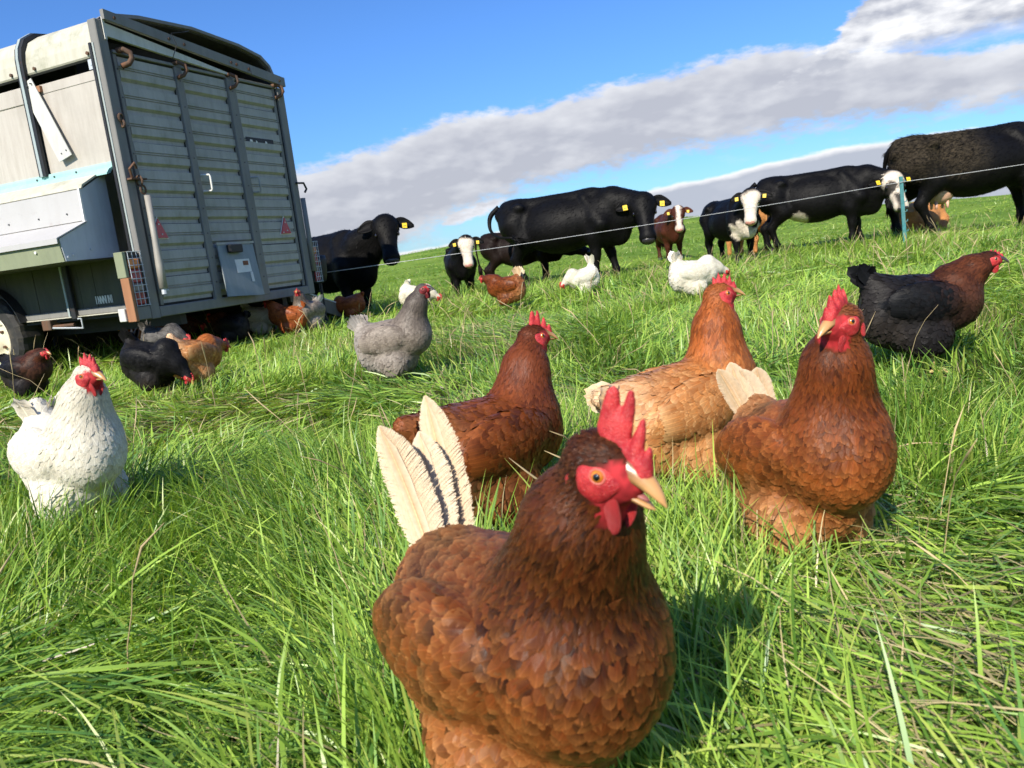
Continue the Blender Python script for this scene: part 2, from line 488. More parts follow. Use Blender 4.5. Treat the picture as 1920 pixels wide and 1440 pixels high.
rr = np.concatenate([[0.0], np.geomspace(0.25, 900.0, 150)])
aa = np.linspace(0, 2 * np.pi, 145)[:-1]
RRg, AAg = np.meshgrid(rr[1:], aa, indexing='ij')
GX, GY = RRg * np.sin(AAg), RRg * np.cos(AAg)
V = np.stack([GX, GY, gh(GX, GY)], -1).reshape(-1, 3)
nA = len(aa); nR = len(rr) - 1
V = np.concatenate([V, [[0, 0, gz(0, 0)]]])
i0 = np.arange(nR - 1)[:, None] * nA; j0 = np.arange(nA)[None, :]; j1 = (j0 + 1) % nA
Q = np.stack([i0 + j0, i0 + j1, i0 + nA + j1, i0 + nA + j0], -1).reshape(-1, 4)
T3 = np.stack([np.full(nA, nR * nA), np.arange(nA), (np.arange(nA) + 1) % nA], -1)[:, ::-1]
ground = link('ground', mesh_np('ground', V, [Q, T3]), MATS['ground'])
tag(ground, 'rolling green pasture rising to a low crest', kind='structure')
# ------------------------------------------------------------------ hens
# feather: colour per vertex, fine barbs and a pale shaft from the uv
def feather_mat(name, rough, sheen, spec, trans=0.0):
    m, nt = new_mat(name)
    uvn = nt.n('ShaderNodeUVMap', uv_map='UVMap').outputs[0]
    s_ = nt.n('ShaderNodeSeparateXYZ', i_0=uvn)
    au = nt.math('ABSOLUTE', nt.math('SUBTRACT', s_.outputs[0], 0.5))
    ph = nt.math('MULTIPLY', nt.math('SUBTRACT', s_.outputs[1], nt.math('MULTIPLY', au, 0.55)), 210.0)
    barb = nt.math('MULTIPLY', nt.math('SINE', ph), 0.5)
    shaft = nt.math('SUBTRACT', 1.0, nt.step(au, 0.015, 0.06))
    oc = nt.n('ShaderNodeTexCoord').outputs['Object']
    n1 = nt.noise(oc, 160.0, 3.0, 0.6)
    k = nt.math('ADD', nt.math('MULTIPLY', barb, 0.14), nt.math('ADD', 0.72, nt.math('MULTIPLY', n1, 0.55)))
    k = nt.math('ADD', k, nt.math('MULTIPLY', shaft, 0.35))
    kc = nt.n('ShaderNodeCombineXYZ', i_0=k, i_1=k, i_2=k).outputs[0]
    c = nt.mix(1.0, attr_col(nt), kc, 'MULTIPLY')
    finish(nt, c, rough, spec=spec, sheen=sheen, bump=nt.math('ADD', barb, shaft), bump_d=0.0004, bump_s=0.25, trans=(trans, c) if trans else None)
feather_mat('feather', 0.40, 0.0, 0.20)
feather_mat('feather_black', 0.40, 0.0, 0.10)
feather_mat('feather_pale', 0.65, 0.0, 0.15, trans=0.10)
m, nt = new_mat('hen_skin')
oc = nt.n('ShaderNodeTexCoord').outputs['Object']
vo = nt.n('ShaderNodeTexVoronoi', i_Vector=oc, i_Scale=1000.0).outputs['Distance']
n1 = nt.math('ADD', nt.math('MULTIPLY', vo, 0.55), nt.math('MULTIPLY', nt.noise(oc, 300.0, 4.0, 0.6), 0.5)); n2 = nt.noise(oc, 70.0, 5.0, 0.65)
c = nt.mix(nt.step(n2, 0.3, 0.7), (0.34, 0.010, 0.018), (0.66, 0.055, 0.055))
c = nt.mix(nt.math('MULTIPLY', nt.step(n1, 0.55, 0.8), 0.25), c, (0.80, 0.26, 0.20))
finish(nt, c, 0.42, spec=0.4, bump=nt.math('ADD', n1, n2), bump_d=0.0014, bump_s=0.7)
plain('hen_skin_dark', (0.16, 0.018, 0.022), 0.45, var=0.5, scale=120, bump_d=0.002)
MATS['hen_skin'].node_tree.nodes['Principled BSDF'].inputs['Subsurface Weight'].default_value = 0.22
MATS['hen_skin'].node_tree.nodes['Principled BSDF'].inputs['Subsurface Radius'].default_value = (0.006, 0.002, 0.001)
m, nt = new_mat('hen_body')
finish(nt, attr_col(nt), 0.7, spec=0.2)
m, nt = new_mat('beak_horn')
oc = nt.n('ShaderNodeTexCoord').outputs['Object']
bx_ = nt.n('ShaderNodeSeparateXYZ', i_0=oc).outputs[0]
c = nt.mix(nt.step(nt.math('ADD', bx_, nt.math('MULTIPLY', nt.noise(oc, 90.0, 3.0, 0.6), 0.012)), 0.024, 0.056), (0.13, 0.055, 0.022), (0.56, 0.30, 0.115))
finish(nt, c, 0.28, spec=0.5, bump=nt.noise(nt.mapping(oc, (1, 4, 4)), 90.0, 4.0, 0.6), bump_d=0.0006)
plain('beak_dark', (0.045, 0.038, 0.035), 0.35, var=0.3, scale=70)
plain('hen_leg', (0.55, 0.40, 0.17), 0.5, var=0.25, scale=90, bump_d=0.001)
plain('iris', (0.62, 0.19, 0.018), 0.12, var=0.25, scale=400, coat=1.0)
plain('iris_dark', (0.16, 0.06, 0.02), 0.12, var=0.2, scale=400, coat=1.0)
plain('pupil', (0.004, 0.004, 0.004), 0.05, var=0.0, coat=1.0)
plain('eyelid', (0.55, 0.14, 0.10), 0.5, var=0.2, scale=300)
plain('mouth', (0.30, 0.10, 0.09), 0.45, var=0.2, scale=200)

REG = ['head', 'neck', 'breast', 'side', 'back', 'wing', 'belly', 'fluff', 'saddle', 'thigh']
#            length width lift  hackle
FEA = dict(head=(.011, .005, .0008, 1), neck=(.034, .0085, .0016, 1), breast=(.027, .020, .0022, 0), side=(.030, .021, .0026, 0),
           back=(.034, .020, .0022, 0), wing=(.037, .024, .0028, 0), belly=(.034, .019, .0050, 0), fluff=(.040, .016, .0075, 0),
           saddle=(.046, .015, .0030, 1), thigh=(.026, .015, .0050, 0))

def S(lo, hi, tip, amt): return (np.array(lo), np.array(hi), np.array(tip), amt)
def scheme(default, **kw):
    d = {r: default for r in REG}; d.update(kw); return d
_BR = S((.044, .0092, .0023), (.215, .053, .0105), (.38, .13, .033), .48)
SCH = {
 'brown': scheme(_BR, neck=S((.034, .007, .002), (.145, .031, .006), (.28, .080, .018), .45), head=S((.10, .028, .008), (.22, .07, .022), (.30, .12, .04), .3),
                 back=S((.050, .012, .0035), (.21, .056, .013), (.48, .24, .10), .4), belly=S((.16, .042, .010), (.42, .15, .042), (.54, .26, .10), .5),
                 fluff=S((.26, .10, .03), (.50, .24, .10), (.6, .36, .18), .5), thigh=S((.26, .10, .03), (.50, .25, .1), (.6, .36, .18), .5),
                 saddle=S((.18, .06, .02), (.42, .18, .07), (.6, .4, .22), .4)),
 'brown2': scheme(S((.022, .0048, .0014), (.165, .040, .0080), (.42, .165, .046), .42), neck=S((.010, .0024, .001), (.068, .0145, .0028), (.30, .10, .022), .30), head=S((.020, .005, .002), (.09, .024, .006), (.20, .075, .022), .4),
                 breast=S((.014, .0030, .0011), (.125, .027, .0052), (.34, .12, .029), .42), back=S((.024, .006, .002), (.13, .034, .008), (.46, .23, .095), .36), belly=S((.085, .021, .005), (.30, .095, .022), (.52, .25, .085), .5),
                 fluff=S((.08, .021, .005), (.27, .085, .020), (.48, .22, .075), .5), wing=S((.022, .005, .0014), (.165, .042, .0085), (.48, .21, .066), .45), thigh=S((.10, .028, .007), (.30, .10, .028), (.46, .22, .08), .5)),
 'dark': scheme(S((.040, .008, .0025), (.18, .042, .0085), (.30, .092, .024), .45), neck=S((.062, .014, .006), (.15, .036, .011), (.2, .06, .02), .3),
                head=S((.06, .014, .006), (.14, .034, .010), (.2, .06, .02), .3), belly=S((.16, .05, .016), (.36, .14, .05), (.4, .2, .09), .5),
                fluff=S((.18, .06, .02), (.40, .17, .065), (.5, .28, .13), .5), breast=S((.055, .012, .004), (.20, .048, .011), (.32, .10, .03), .45)),
 'tan': scheme(S((.25, .075, .016), (.50, .185, .048), (.68, .36, .14), .5), neck=S((.13, .028, .005), (.36, .086, .015), (.46, .15, .036), .45),
               head=S((.24, .068, .018), (.38, .12, .034), (.48, .2, .07), .3), fluff=S((.36, .125, .032), (.58, .255, .080), (.72, .42, .18), .5),
               belly=S((.34, .115, .028), (.56, .24, .072), (.70, .40, .165), .5), thigh=S((.40, .17, .06), (.58, .3, .13), (.7, .44, .22), .5),
               saddle=S((.55, .32, .15), (.75, .55, .34), (.8, .66, .48), .5), wing=S((.28, .092, .022), (.48, .185, .052), (.68, .40, .18), .55)),
 'white': scheme(S((.64, .58, .45), (.77, .72, .595), (.80, .755, .655), .5), neck=S((.56, .505, .38), (.69, .64, .52), (.74, .70, .60), .5),
                 belly=S((.55, .49, .36), (.68, .62, .48), (.74, .70, .59), .5)),
 'grey': scheme(S((.115, .090, .070), (.25, .205, .165), (.32, .27, .22), .45), neck=S((.040, .031, .025), (.11, .088, .070), (.15, .12, .10), .4),
                head=S((.065, .055, .05), (.13, .11, .1), (.2, .18, .16), .3), fluff=S((.21, .185, .16), (.36, .325, .285), (.44, .40, .36), .5),
                saddle=S((.20, .175, .15), (.36, .325, .29), (.44, .41, .37), .5), belly=S((.17, .145, .12), (.31, .275, .24), (.4, .36, .32), .5)),
 'black': scheme(S((.0035, .0035, .004), (.010, .0105, .012), (.014, .014, .016), .4), neck=S((.030, .009, .005), (.120, .034, .013), (.16, .05, .02), .45),
                 breast=S((.022, .012, .009), (.06, .028, .018), (.07, .035, .022), .4), head=S((.010, .009, .009), (.03, .015, .010), (.03, .02, .02), .3),
                 fluff=S((.020, .016, .014), (.045, .036, .030), (.05, .042, .036), .4), belly=S((.022, .017, .015), (.05, .04, .034), (.05, .044, .04), .4)),
 'jet': scheme(S((.0035, .0034, .0038), (.011, .0105, .011), (.016, .015, .015), .4), fluff=S((.012, .010, .008), (.03, .024, .019), (.035, .03, .024), .4), thigh=S((.012, .010, .008), (.03, .024, .019), (.035, .03, .024), .4)),
 'darkgrey': scheme(S((.035, .032, .030), (.11, .10, .092), (.15, .14, .13), .45)),
 'red': scheme(S((.16, .034, .010), (.32, .085, .022), (.36, .12, .04), .35)),
}

def poly_sdf(P, poly):
    poly = np.asarray(poly); n = len(poly); d = np.full(len(P), 1e9); ins = np.zeros(len(P), bool)
    for i in range(n):
        a, b = poly[i], poly[(i + 1) % n]; e = b - a; q = P - a
        t = np.clip((q @ e) / (e @ e), 0, 1); d = np.minimum(d, np.hypot(*(q - t[:, None] * e).T))
        cnd = ((a[1] > P[:, 1]) != (b[1] > P[:, 1])) & (P[:, 0] < (b[0] - a[0]) * (P[:, 1] - a[1]) / (b[1] - a[1] + 1e-12) + a[0])
        ins ^= cnd
    return np.where(ins, -d, d)

COMBS = {
 'tall': [(.043, -.001), (.040, .014), (.036, .026), (.033, .031), (.0295, .022), (.027, .036), (.0235, .046), (.0205, .044), (.017, .027), (.0135, .052), (.010, .062), (.0065, .060), (.0045, .044), (.001, .057), (-.004, .061), (-.008, .055), (-.009, .040), (-.010, .028), (-.004, .012), (.015, .006)],
 'mid': [(.038, .001), (.037, .014), (.032, .026), (.029, .021), (.024, .038), (.019, .027), (.013, .044), (.008, .031), (.000, .045), (-.004, .030), (-.012, .038), (-.013, .024), (-.012, .014), (.01, .008)],
 'low': [(.038, .001), (.037, .012), (.031, .020), (.028, .017), (.023, .027), (.019, .021), (.013, .031), (.008, .022), (.001, .030), (-.004, .021), (-.011, .025), (-.011, .014), (.01, .008)],
}
_comb_cache = {}
def comb_mesh(kind, h=0.0017):
    if kind not in _comb_cache:
        poly = COMBS[kind]
        def f(P):
            d = poly_sdf(P[:, [0, 2]], poly)
            bend = 0.0035 * np.sin(P[:, 0] * 90) * np.clip(P[:, 2] / 0.05, 0, 1)
            y = np.abs(P[:, 1] - bend)
            th = 0.0062 * np.sqrt(np.clip(-d, 0, 0.006) / 0.006) * (1.25 - 11 * np.clip(P[:, 2], 0, .06)) + 1e-4
            return np.where(d < 0, np.maximum(y - th, d), np.hypot(d, y))
        V, Q = surface_net(f, np.array([-.022, -.013, -.008]), np.array([.05, .013, .07]), h)
        _comb_cache[kind] = mesh_np('comb', V, Q)
    return _comb_cache[kind]

def uv_sphere(r, nu=14, nv=9):
    V = [(0, 0, r)]; F3 = []; F4 = []
    for i in range(1, nv):
        th = math.pi * i / nv
        for j in range(nu):
            ph = 2 * math.pi * j / nu; V.append((r * math.sin(th) * math.cos(ph), r * math.sin(th) * math.sin(ph), r * math.cos(th)))
    V.append((0, 0, -r)); b = len(V) - 1
    for j in range(nu):
        F3.append((0, 1 + j, 1 + (j + 1) % nu)); o = 1 + (nv - 2) * nu; F3.append((b, o + (j + 1) % nu, o + j))
    for i in range(nv - 2):
        for j in range(nu):
            a = 1 + i * nu; F4.append((a + j, a + nu + j, a + nu + (j + 1) % nu, a + (j + 1) % nu))
    return np.array(V), [np.array(F3), np.array(F4)]

def feather_strips(B, P0, N0, FL, Ln, Wd, lift, hack, cols, tipc, tipamt, rng, nseg=3, conform=True, e=0.002):
    """many small feathers lying like shingles on the skin of B"""
    n = len(P0)
    ts = np.linspace(0, 1, nseg + 1)
    side = np.cross(N0, FL)
    prof_r = np.interp(ts, [0, .25, .6, .85, 1], [.40, .85, 1.0, .90, .50])
    prof_h = np.interp(ts, [0, .25, .6, .85, 1], [.55, .95, .80, .45, .05])
    rows = []
    for i, t in enumerate(ts):
        prof = np.where(hack, prof_h[i], prof_r[i])
        c = P0 + FL * (t * Ln)[:, None]
        for sgn in (-1, 0, 1):
            q = c + side * (sgn * 0.5 * prof * Wd)[:, None]
            if sgn and i == nseg: q = q - FL * (0.07 * Ln)[:, None]
            rows.append(q)
    A = np.stack(rows, 1)                                   # n, rows, 3
    if conform:
        sh = A.shape; X = A.reshape(-1, 3).astype(np.float32)
        G = B.grad(X, e)
        for _ in range(2): X = X - B.f(X)[:, None] * G
        tt = np.repeat(ts, 3)[None, :]; mid = np.tile([0, 1, 0], nseg + 1)[None, :]
        off = 0.0004 + lift[:, None] * tt ** 1.3 + mid * (0.05 * Wd)[:, None] * (0.4 + 0.6 * tt)
        A = (X + G * off.reshape(-1)[:, None]).reshape(sh)
    m = A.shape[1]
    tt = np.repeat(ts, 3); uu = np.tile([0.0, .5, 1.0], nseg + 1)
    k = np.clip((tt - .55) / .45, 0, 1)[None, :] * tipamt[:, None]
    k = np.maximum(k, (np.abs(uu - .5)[None, :] * 2 * 0.55) * tipamt[:, None])
    C = cols[:, None, :] * (1 - k[..., None]) + tipc[:, None, :] * k[..., None]
    UV = np.broadcast_to(np.stack([uu, tt], -1)[None], (n, m, 2))
    base = (np.arange(n) * m)[:, None]
    q = []
    for i in range(nseg):
        for j in range(2):
            a = i * 3 + j; q.append([a, a + 1, a + 4, a + 3])
    Q = (base[:, :, None] + np.array(q)[None]).reshape(-1, 4)
    return A.reshape(-1, 3), Q, C.reshape(-1, 3), UV.reshape(-1, 2)

def long_feather(L, Wd, curve, rng, plume=False, nseg=9):
    """one big feather in its own frame: x along the shaft, y across, z its face"""
    if not plume:
        ts = np.linspace(0, 1, nseg + 1)
        prof = np.interp(ts, [0, .12, .35, .7, .9, 1], [.12, .5, .9, 1.0, .8, .25])
        V = []; UVs = []
        for i, t in enumerate(ts):
            for sg in (-1, -.5, 0, .5, 1):
                jit = 1 + (rng.uniform(-.10, .10) if abs(sg) == 1 else 0)
                V.append((t * L - abs(sg) * 0.16 * Wd * (1 if i == nseg else .3), sg * .5 * Wd * prof[i] * jit, curve * L * t * t - abs(sg) * .10 * Wd * prof[i]))
                UVs.append((.5 + sg * .5, t))
        Q = [(i * 5 + j, i * 5 + j + 1, i * 5 + j + 6, i * 5 + j + 5) for i in range(nseg) for j in range(4)]
        return np.array(V), np.array(Q), np.array(UVs)
    V = []; Q = []; UVs = []
    Vp, Qp, Up = long_feather(L * .97, Wd * .26, curve, rng)
    V = [tuple(v) for v in Vp]; Q = [tuple(q) for q in Qp]; UVs = [tuple(q) for q in Up]
    nb = 420
    for i in range(nb):                                     # separate soft barbs either side of the shaft
        t = (i + rng.uniform(0, .6)) / nb
        wl = Wd * .5 * np.interp(t, [0, .1, .35, .65, .82, .93, 1], [.50, .75, 1.0, .95, .68, .36, .06]) * rng.uniform(.95, 1.03)
        for sg in (-1, 1):
            th0 = R(44) + rng.normal(0, .02); th1 = R(34) + rng.normal(0, .07)
            p = np.array([t * L, 0, curve * L * t * t]); zz = rng.normal(0, .035)
            wd0 = .0017; n0 = len(V); ns = 4
            for k in range(ns + 1):
                f = k / ns; th = th0 + (th1 - th0) * f - (.5 * f * f if rng.random() < .05 else 0)
                if k: p = p + np.array([math.sin(th) * .9, sg * math.cos(th), zz * f - .10]) * wl / ns
                ww = wd0 * (1 - .75 * f)
                V.append(tuple(p - np.array([ww, 0, 0]))); V.append(tuple(p + np.array([ww, 0, 0])))
                UVs += [(.5 + sg * .5 * (.13 + .87 * f), t), (.5 + sg * .5 * (.13 + .87 * f), t + .004)]
            for k in range(ns):
                a = n0 + 2 * k; Q.append((a, a + 1, a + 3, a + 2))
    n0 = len(V); ns = 10
    for k in range(ns + 1):                                 # shaft
        t = k / ns; ww = .0016 * (1 - .8 * t)
        V += [(t * L, -ww, curve * L * t * t + .0008), (t * L, ww, curve * L * t * t + .0008)]; UVs += [(.5, t), (.5, t)]
    for k in range(ns):
        a = n0 + 2 * k; Q.append((a, a + 1, a + 3, a + 2))
    return np.array(V), np.array(Q), np.array(UVs)

def hen(label, x, y, head_deg, s=1.0, sch='brown', pitch=0.0, neck=None, hc=(.150, 0, .385), hd=(0, 0), tail=None, lod=1, comb='mid',
        seed=1, group=None, beak='beak_horn', gape=0.0, comb_s=1.0, wattle_s=1.0, fluffy=1.0, iris='iris', dz=0.0, wing=True, face='hen_skin', nfeat=None):
    rng = np.random.default_rng(seed)
    root = empty('hen', (x, y, gz(x, y) + dz), R(head_deg), s)
    tag(root, label, 'hen', group)
    sc_ = SCH[sch]
    black = sch in ('black', 'darkgrey', 'jet')
    fm = MATS['feather_black' if black else ('feather_pale' if sch == 'white' else 'feather')]
    a = R(pitch); ca, sa = math.cos(a), math.sin(a); pv = np.array([0, 0, .2])
    Rp = np.array([[ca, 0, -sa], [0, 1, 0], [sa, 0, ca]])      # front up for positive pitch
    def T(px, py, pz): return Rp @ (np.array([px, py, pz]) - pv) + pv
    def D(v): return Rp @ np.array(v, float)
    f_ = fluffy * 1.05
    B = Body(.0075)
    B.ell(T(.000, 0, .205), (.135, .082 * f_, .080), 'side', D((-1, 0, -.25)), Rp)
    B.ell(T(.082, 0, .213), (.074, .075 * f_, .086), 'breast', D((-.55, 0, -.85)), Rp)
    B.ell(T(-.030, 0, .143), (.108, .080 * f_, .078 * f_), 'belly', D((-.75, 0, -.5)), Rp)
    B.ell(T(-.114, 0, .190), (.070, .073 * f_, .094 * f_), 'fluff', D((-.6, 0, -.7)), Rp)
    B.ell(T(-.050, 0, .246), (.120, .060, .046), 'back', D((-1, 0, .05)), Rp)
    tl = dict(ang=48, L=.12, W=.040, n=9, spread=26, kind='plain', splay=.5, col=None)
    if tail: tl.update(tail)
    td = D((-math.cos(R(tl['ang'])), 0, math.sin(R(tl['ang']))))
    tb = T(-.125, 0, tl.get('z', .250)); sl = tl.get('sad', .070)
    B.cone(tb, tb + td * sl, .052, .020 + (.07 - sl) * .4, 'saddle', td)
    for sg in (-1, 1):
        B.ell((-.008, sg * .050, .116), (.064, .044 * f_, .064), 'thigh', (-.35, 0, -1))
        B.cone((-.004, sg * .046, .105), (.002, sg * .047, .074), .026, .013, 'thigh', (-.1, 0, -1))
        B.ell(T(-.026, sg * .077 * f_, .224), (.100, .024, .054), 'wing', D((-1, 0, -.14)), Rp)
    hc = np.array(hc, float)
    n0 = T(.088, 0, .262)
    if neck is None: neck = [(n0 * .45 + hc * .55) + np.array([-.006, 0, 0])]
    pts = [n0] + [np.array(p, float) for p in neck] + [hc - np.array([.004, 0, .004])]
    rad = np.interp(np.linspace(0, 1, len(pts)), [0, .5, 1], [.066, .043, .0200])
    for i in range(len(pts) - 1):
        B.cone(pts[i], pts[i + 1], rad[i], rad[i + 1], 'neck')
    yw, pt = R(hd[0]), R(hd[1])
    fwd = np.array([math.cos(yw) * math.cos(pt), math.sin(yw) * math.cos(pt), math.sin(pt)])
    Hm = rot_from(fwd)                                         # columns forward, left, up
    B.ell(hc, (.028, .0165, .0200), 'head', -fwd - Hm[:, 2] * .3, Hm)
    B.cone(hc + Hm @ [.012, 0, -.003], hc + Hm @ [.026, 0, -.003], .0125, .0075, 'head', -fwd)
    h = {2: .0055, 1: .0072, 0: .0105}[lod]
    V, Q = B.skin(h)
    regs = [p[4] for p in B.p]
    Wt = B.weights(V, .010)
    Rw = np.stack([Wt[[i for i, r_ in enumerate(regs) if r_ == r]].sum(0) for r in REG], 0)
    cm = np.stack([(sc_[r][0] + sc_[r][1]) * .5 for r in REG], 0)
    hl = (V - hc) @ Hm
    vc = Rw.T @ cm * .85
    fm_ = (sstep(hl[:, 0], .008, .016) * sstep(.045 - np.linalg.norm(hl, axis=1), 0, .006) * (hl[:, 2] < .014))[:, None]
    vc = vc * (1 - fm_) + np.array([.40, .026, .03]) * rng.uniform(.6, 1.3, (len(V), 1)) * fm_
    body = link('body', mesh_np('body', V, Q, col=vc), MATS['hen_body'], root)
    # ---- plumage
    nf = nfeat or {2: 10500, 1: 5200, 0: 1200}[lod]
    big = {2: .80, 1: .96, 0: 1.55}[lod] * (1.3 if nfeat else 1)
    p4 = V[Q]; nn = np.cross(p4[:, 2] - p4[:, 0], p4[:, 3] - p4[:, 1]); ar = np.linalg.norm(nn, axis=1)
    wq = Wt[:, Q].mean(2); rq = np.stack([wq[[i for i, r_ in enumerate(regs) if r_ == r]].sum(0) for r in REG], 0)
    dens = 1 + 1.6 * rq[REG.index('neck')] + 2.6 * rq[REG.index('head')]
    dens = dens + 7 * np.exp(-(np.linalg.norm(p4.mean(1) - hc, axis=1) / .036) ** 2)
    pr = ar * dens; pr /= pr.sum()
    fi = rng.choice(len(Q), nf, p=pr)
    ab = rng.random((nf, 2))
    P0 = (p4[fi, 0] * ((1 - ab[:, 0]) * (1 - ab[:, 1]))[:, None] + p4[fi, 1] * (ab[:, 0] * (1 - ab[:, 1]))[:, None]
          + p4[fi, 2] * (ab[:, 0] * ab[:, 1])[:, None] + p4[fi, 3] * ((1 - ab[:, 0]) * ab[:, 1])[:, None]).astype(np.float32)
    hl = (P0 - hc) @ Hm
    facem = (((hl[:, 0] - .012) / .0165) ** 2 + ((hl[:, 2] + .004) / .0165) ** 2 < 1) & (np.abs(hl[:, 1]) > .004) & (np.linalg.norm(hl, axis=1) < .045)
    facem |= (hl[:, 0] > .016) & (np.linalg.norm(hl, axis=1) < .045)
    keep = ~facem & (P0[:, 2] > .078)
    P0 = P0[keep]
    N0 = B.grad(P0, .002)
    Wp = B.weights(P0, .016)
    flow = Wp.T @ np.stack([p[5] / np.linalg.norm(p[5]) for p in B.p], 0)
    flow = flow + rng.normal(0, .24, flow.shape)
    flow -= (flow * N0).sum(1, keepdims=True) * N0
    flow /= np.maximum(np.linalg.norm(flow, axis=1, keepdims=True), 1e-6)
    Rp_ = np.stack([Wp[[i for i, r_ in enumerate(regs) if r_ == r]].sum(0) for r in REG], 1)
    par = Rp_ @ np.array([FEA[r] for r in REG])
    n = len(P0)
    Ln = par[:, 0] * rng.uniform(.65, 1.35, n) * big; Wd = par[:, 1] * rng.uniform(.8, 1.15, n) * big
    near_h = np.clip((np.linalg.norm(P0 - hc, axis=1) - .012) / .055, .26, 1); Ln *= near_h; Wd *= np.clip(near_h * 1.2, .4, 1)
    lift = par[:, 2] * rng.uniform(.25, 1.25, n)
    hack = par[:, 3] > .5
    clo, chi, ctp = (Rp_ @ np.stack([sc_[r][i] for r in REG], 0) for i in range(3))
    amt = Rp_ @ np.array([sc_[r][3] for r in REG])
    mixv = np.clip(rng.normal(.42, .30, n) + 1.0 * (fbm(P0[:, 0] * 40 + P0[:, 1] * 25, P0[:, 2] * 36 + seed, seed, 2) - .5) + 1.3 * (fbm(P0[:, 0] * 13 + 3, P0[:, 2] * 13 + P0[:, 1] * 9 + seed, seed + 5, 2) - .5), 0, 1)
    cols = clo + (chi - clo) * mixv[:, None]
    A = feather_strips(B, P0, N0, flow, Ln, Wd, lift, hack, cols, ctp, amt * rng.uniform(.3, 1.3, n), rng, nseg={2: 4, 1: 3, 0: 2}[lod])
    pl = link('plumage', mesh_np('plumage', A[0], A[1], col=A[2], uv=A[3]), fm, root); tag(pl, kind='stuff')
    # ---- wings: rows of coverts and the long flight feathers
    if lod >= 1 and wing:
        for sg in (-1, 1):
            nc = 150
            wx = rng.uniform(-.10, .075, nc); wz = rng.uniform(-.045, .045, nc); ok = (wx / .10) ** 2 + (wz / .052) ** 2 < 1; wx, wz = wx[ok], wz[ok]
            p0 = np.array([T(-.022 + i, sg * .100 * f_, .222 + j) for i, j in zip(wx, wz)], np.float32)
            for _ in range(3): p0 = p0 - B.f(p0)[:, None] * B.grad(p0, .002)
            n0_ = B.grad(p0, .002); fl = np.tile(D((-1, 0, -.16)), (len(p0), 1)) + rng.normal(0, .07, (len(p0), 3)); fl -= (fl * n0_).sum(1, keepdims=True) * n0_
            fl /= np.linalg.norm(fl, axis=1, keepdims=True)
            q = rng.random(len(p0)); ws = sc_['wing']; cl = ws[0] + (ws[1] - ws[0]) * q[:, None]
            Lw = .034 + .012 * np.clip(-wx / .1, -1, 1)
            W_ = feather_strips(B, p0, n0_, fl, Lw * rng.uniform(.9, 1.15, len(p0)), np.full(len(p0), .020), np.full(len(p0), .0036) * rng.uniform(.7, 1.3, len(p0)), np.zeros(len(p0), bool), cl,
                                np.tile(ws[2], (len(p0), 1)), np.full(len(p0), ws[3] * .42), rng, nseg=4)
            wo = link('wing', mesh_np('wing', W_[0], W_[1], col=W_[2], uv=W_[3]), fm, root)
            for k in range(8):
                zz = -.040 + .009 * k; xx = -.035 - .004 * k + rng.uniform(-.004, .004)
                p0 = np.array([T(xx, sg * .105 * f_, .222 + zz)], np.float32)
                for _ in range(3): p0 = p0 - B.f(p0)[:, None] * B.grad(p0, .002)
                n0_ = B.grad(p0, .002); fl = np.array([D((-1, 0, .02 + .03 * k / 7))]); fl -= (fl * n0_).sum(1, keepdims=True) * n0_; fl /= np.linalg.norm(fl)
                cl = (ws[0] + (ws[1] - ws[0]) * rng.random()) * .9
                tipc = ws[2] if sch in ('tan', 'white', 'grey') else (ws[1] + ws[2]) / 2
                F_ = feather_strips(B, p0, n0_, fl, np.array([.098 - .004 * k]), np.array([.022]), np.array([.007]), np.array([False]), np.array([cl]), np.array([tipc]), np.array([.75]), rng, nseg=7)
                link('flight_feather', mesh_np('flight_feather', F_[0], F_[1], col=F_[2], uv=F_[3]), fm, wo)
    # ---- tail
    tc_ = tl['col'] if tl['col'] is not None else None
    tparts = []
    for k in range(tl['n']):
        u_ = (k + .5) / tl['n'] * 2 - 1
        sgn = 1 if k % 2 else -1
        ang = R(tl['ang'] + u_ * tl['spread'])
        d = D((-math.cos(ang), sgn * tl['splay'] * .32 * (1 - abs(u_) * .4) + rng.normal(0, .03), math.sin(ang))); d /= np.linalg.norm(d)
        L_ = tl['L'] * (1 - .22 * abs(u_)) * rng.uniform(.9, 1.08)
        Vf, Qf, Uf = long_feather(L_, tl['W'] * rng.uniform(.9, 1.1), .16 * rng.uniform(.4, 1.4), rng, plume=tl['kind'] == 'plume')
        if tl.get('fan'):                                     # spread like a hand of cards, seen from in front
            lat = R(u_ * tl['spread'] + tl.get('lean', 0)); d = D((-math.cos(R(tl['ang'])) * math.cos(lat), math.sin(lat), math.sin(R(tl['ang'])) * math.cos(lat))); d /= np.linalg.norm(d)
        fz = np.array([0, sgn, 0]) + D((math.sin(ang) * .35, 0, math.cos(ang) * .35)) + rng.normal(0, .12, 3)
        if tl.get('fan'): fz = np.array([1.0, tl['fan'] + rng.normal(0, .2), .2 + .08 * k])
        fz -= d * (fz @ d); fz /= np.linalg.norm(fz); fy = np.cross(fz, d)
        org = tb + td * .018 + np.array([0, sgn * (.010 + .010 * rng.random()), 0]) + D((0, 0, u_ * -.006))
        Vw = org + Vf[:, :1] * d + Vf[:, 1:2] * fy + Vf[:, 2:] * fz
        if tc_ is not None:
            c0, c1 = np.array(tc_[0]), np.array(tc_[1])
            e_ = np.clip(np.abs(Uf[:, :1] - .5) * 2 * .9 + rng.uniform(-.25, .25), 0, 1)
            cf = c0 + (c1 - c0) * e_
        else:
            st = sc_['back'] if black else sc_['saddle']
            cf = st[0] + (st[1] - st[0]) * rng.random() + (st[2] - st[0]) * np.clip(np.abs(Uf[:, :1] - .5) - .2, 0, 1)
        tparts.append((Vw, Qf, cf, Uf))
    tmat = fm if tc_ is None else MATS['feather_pale']
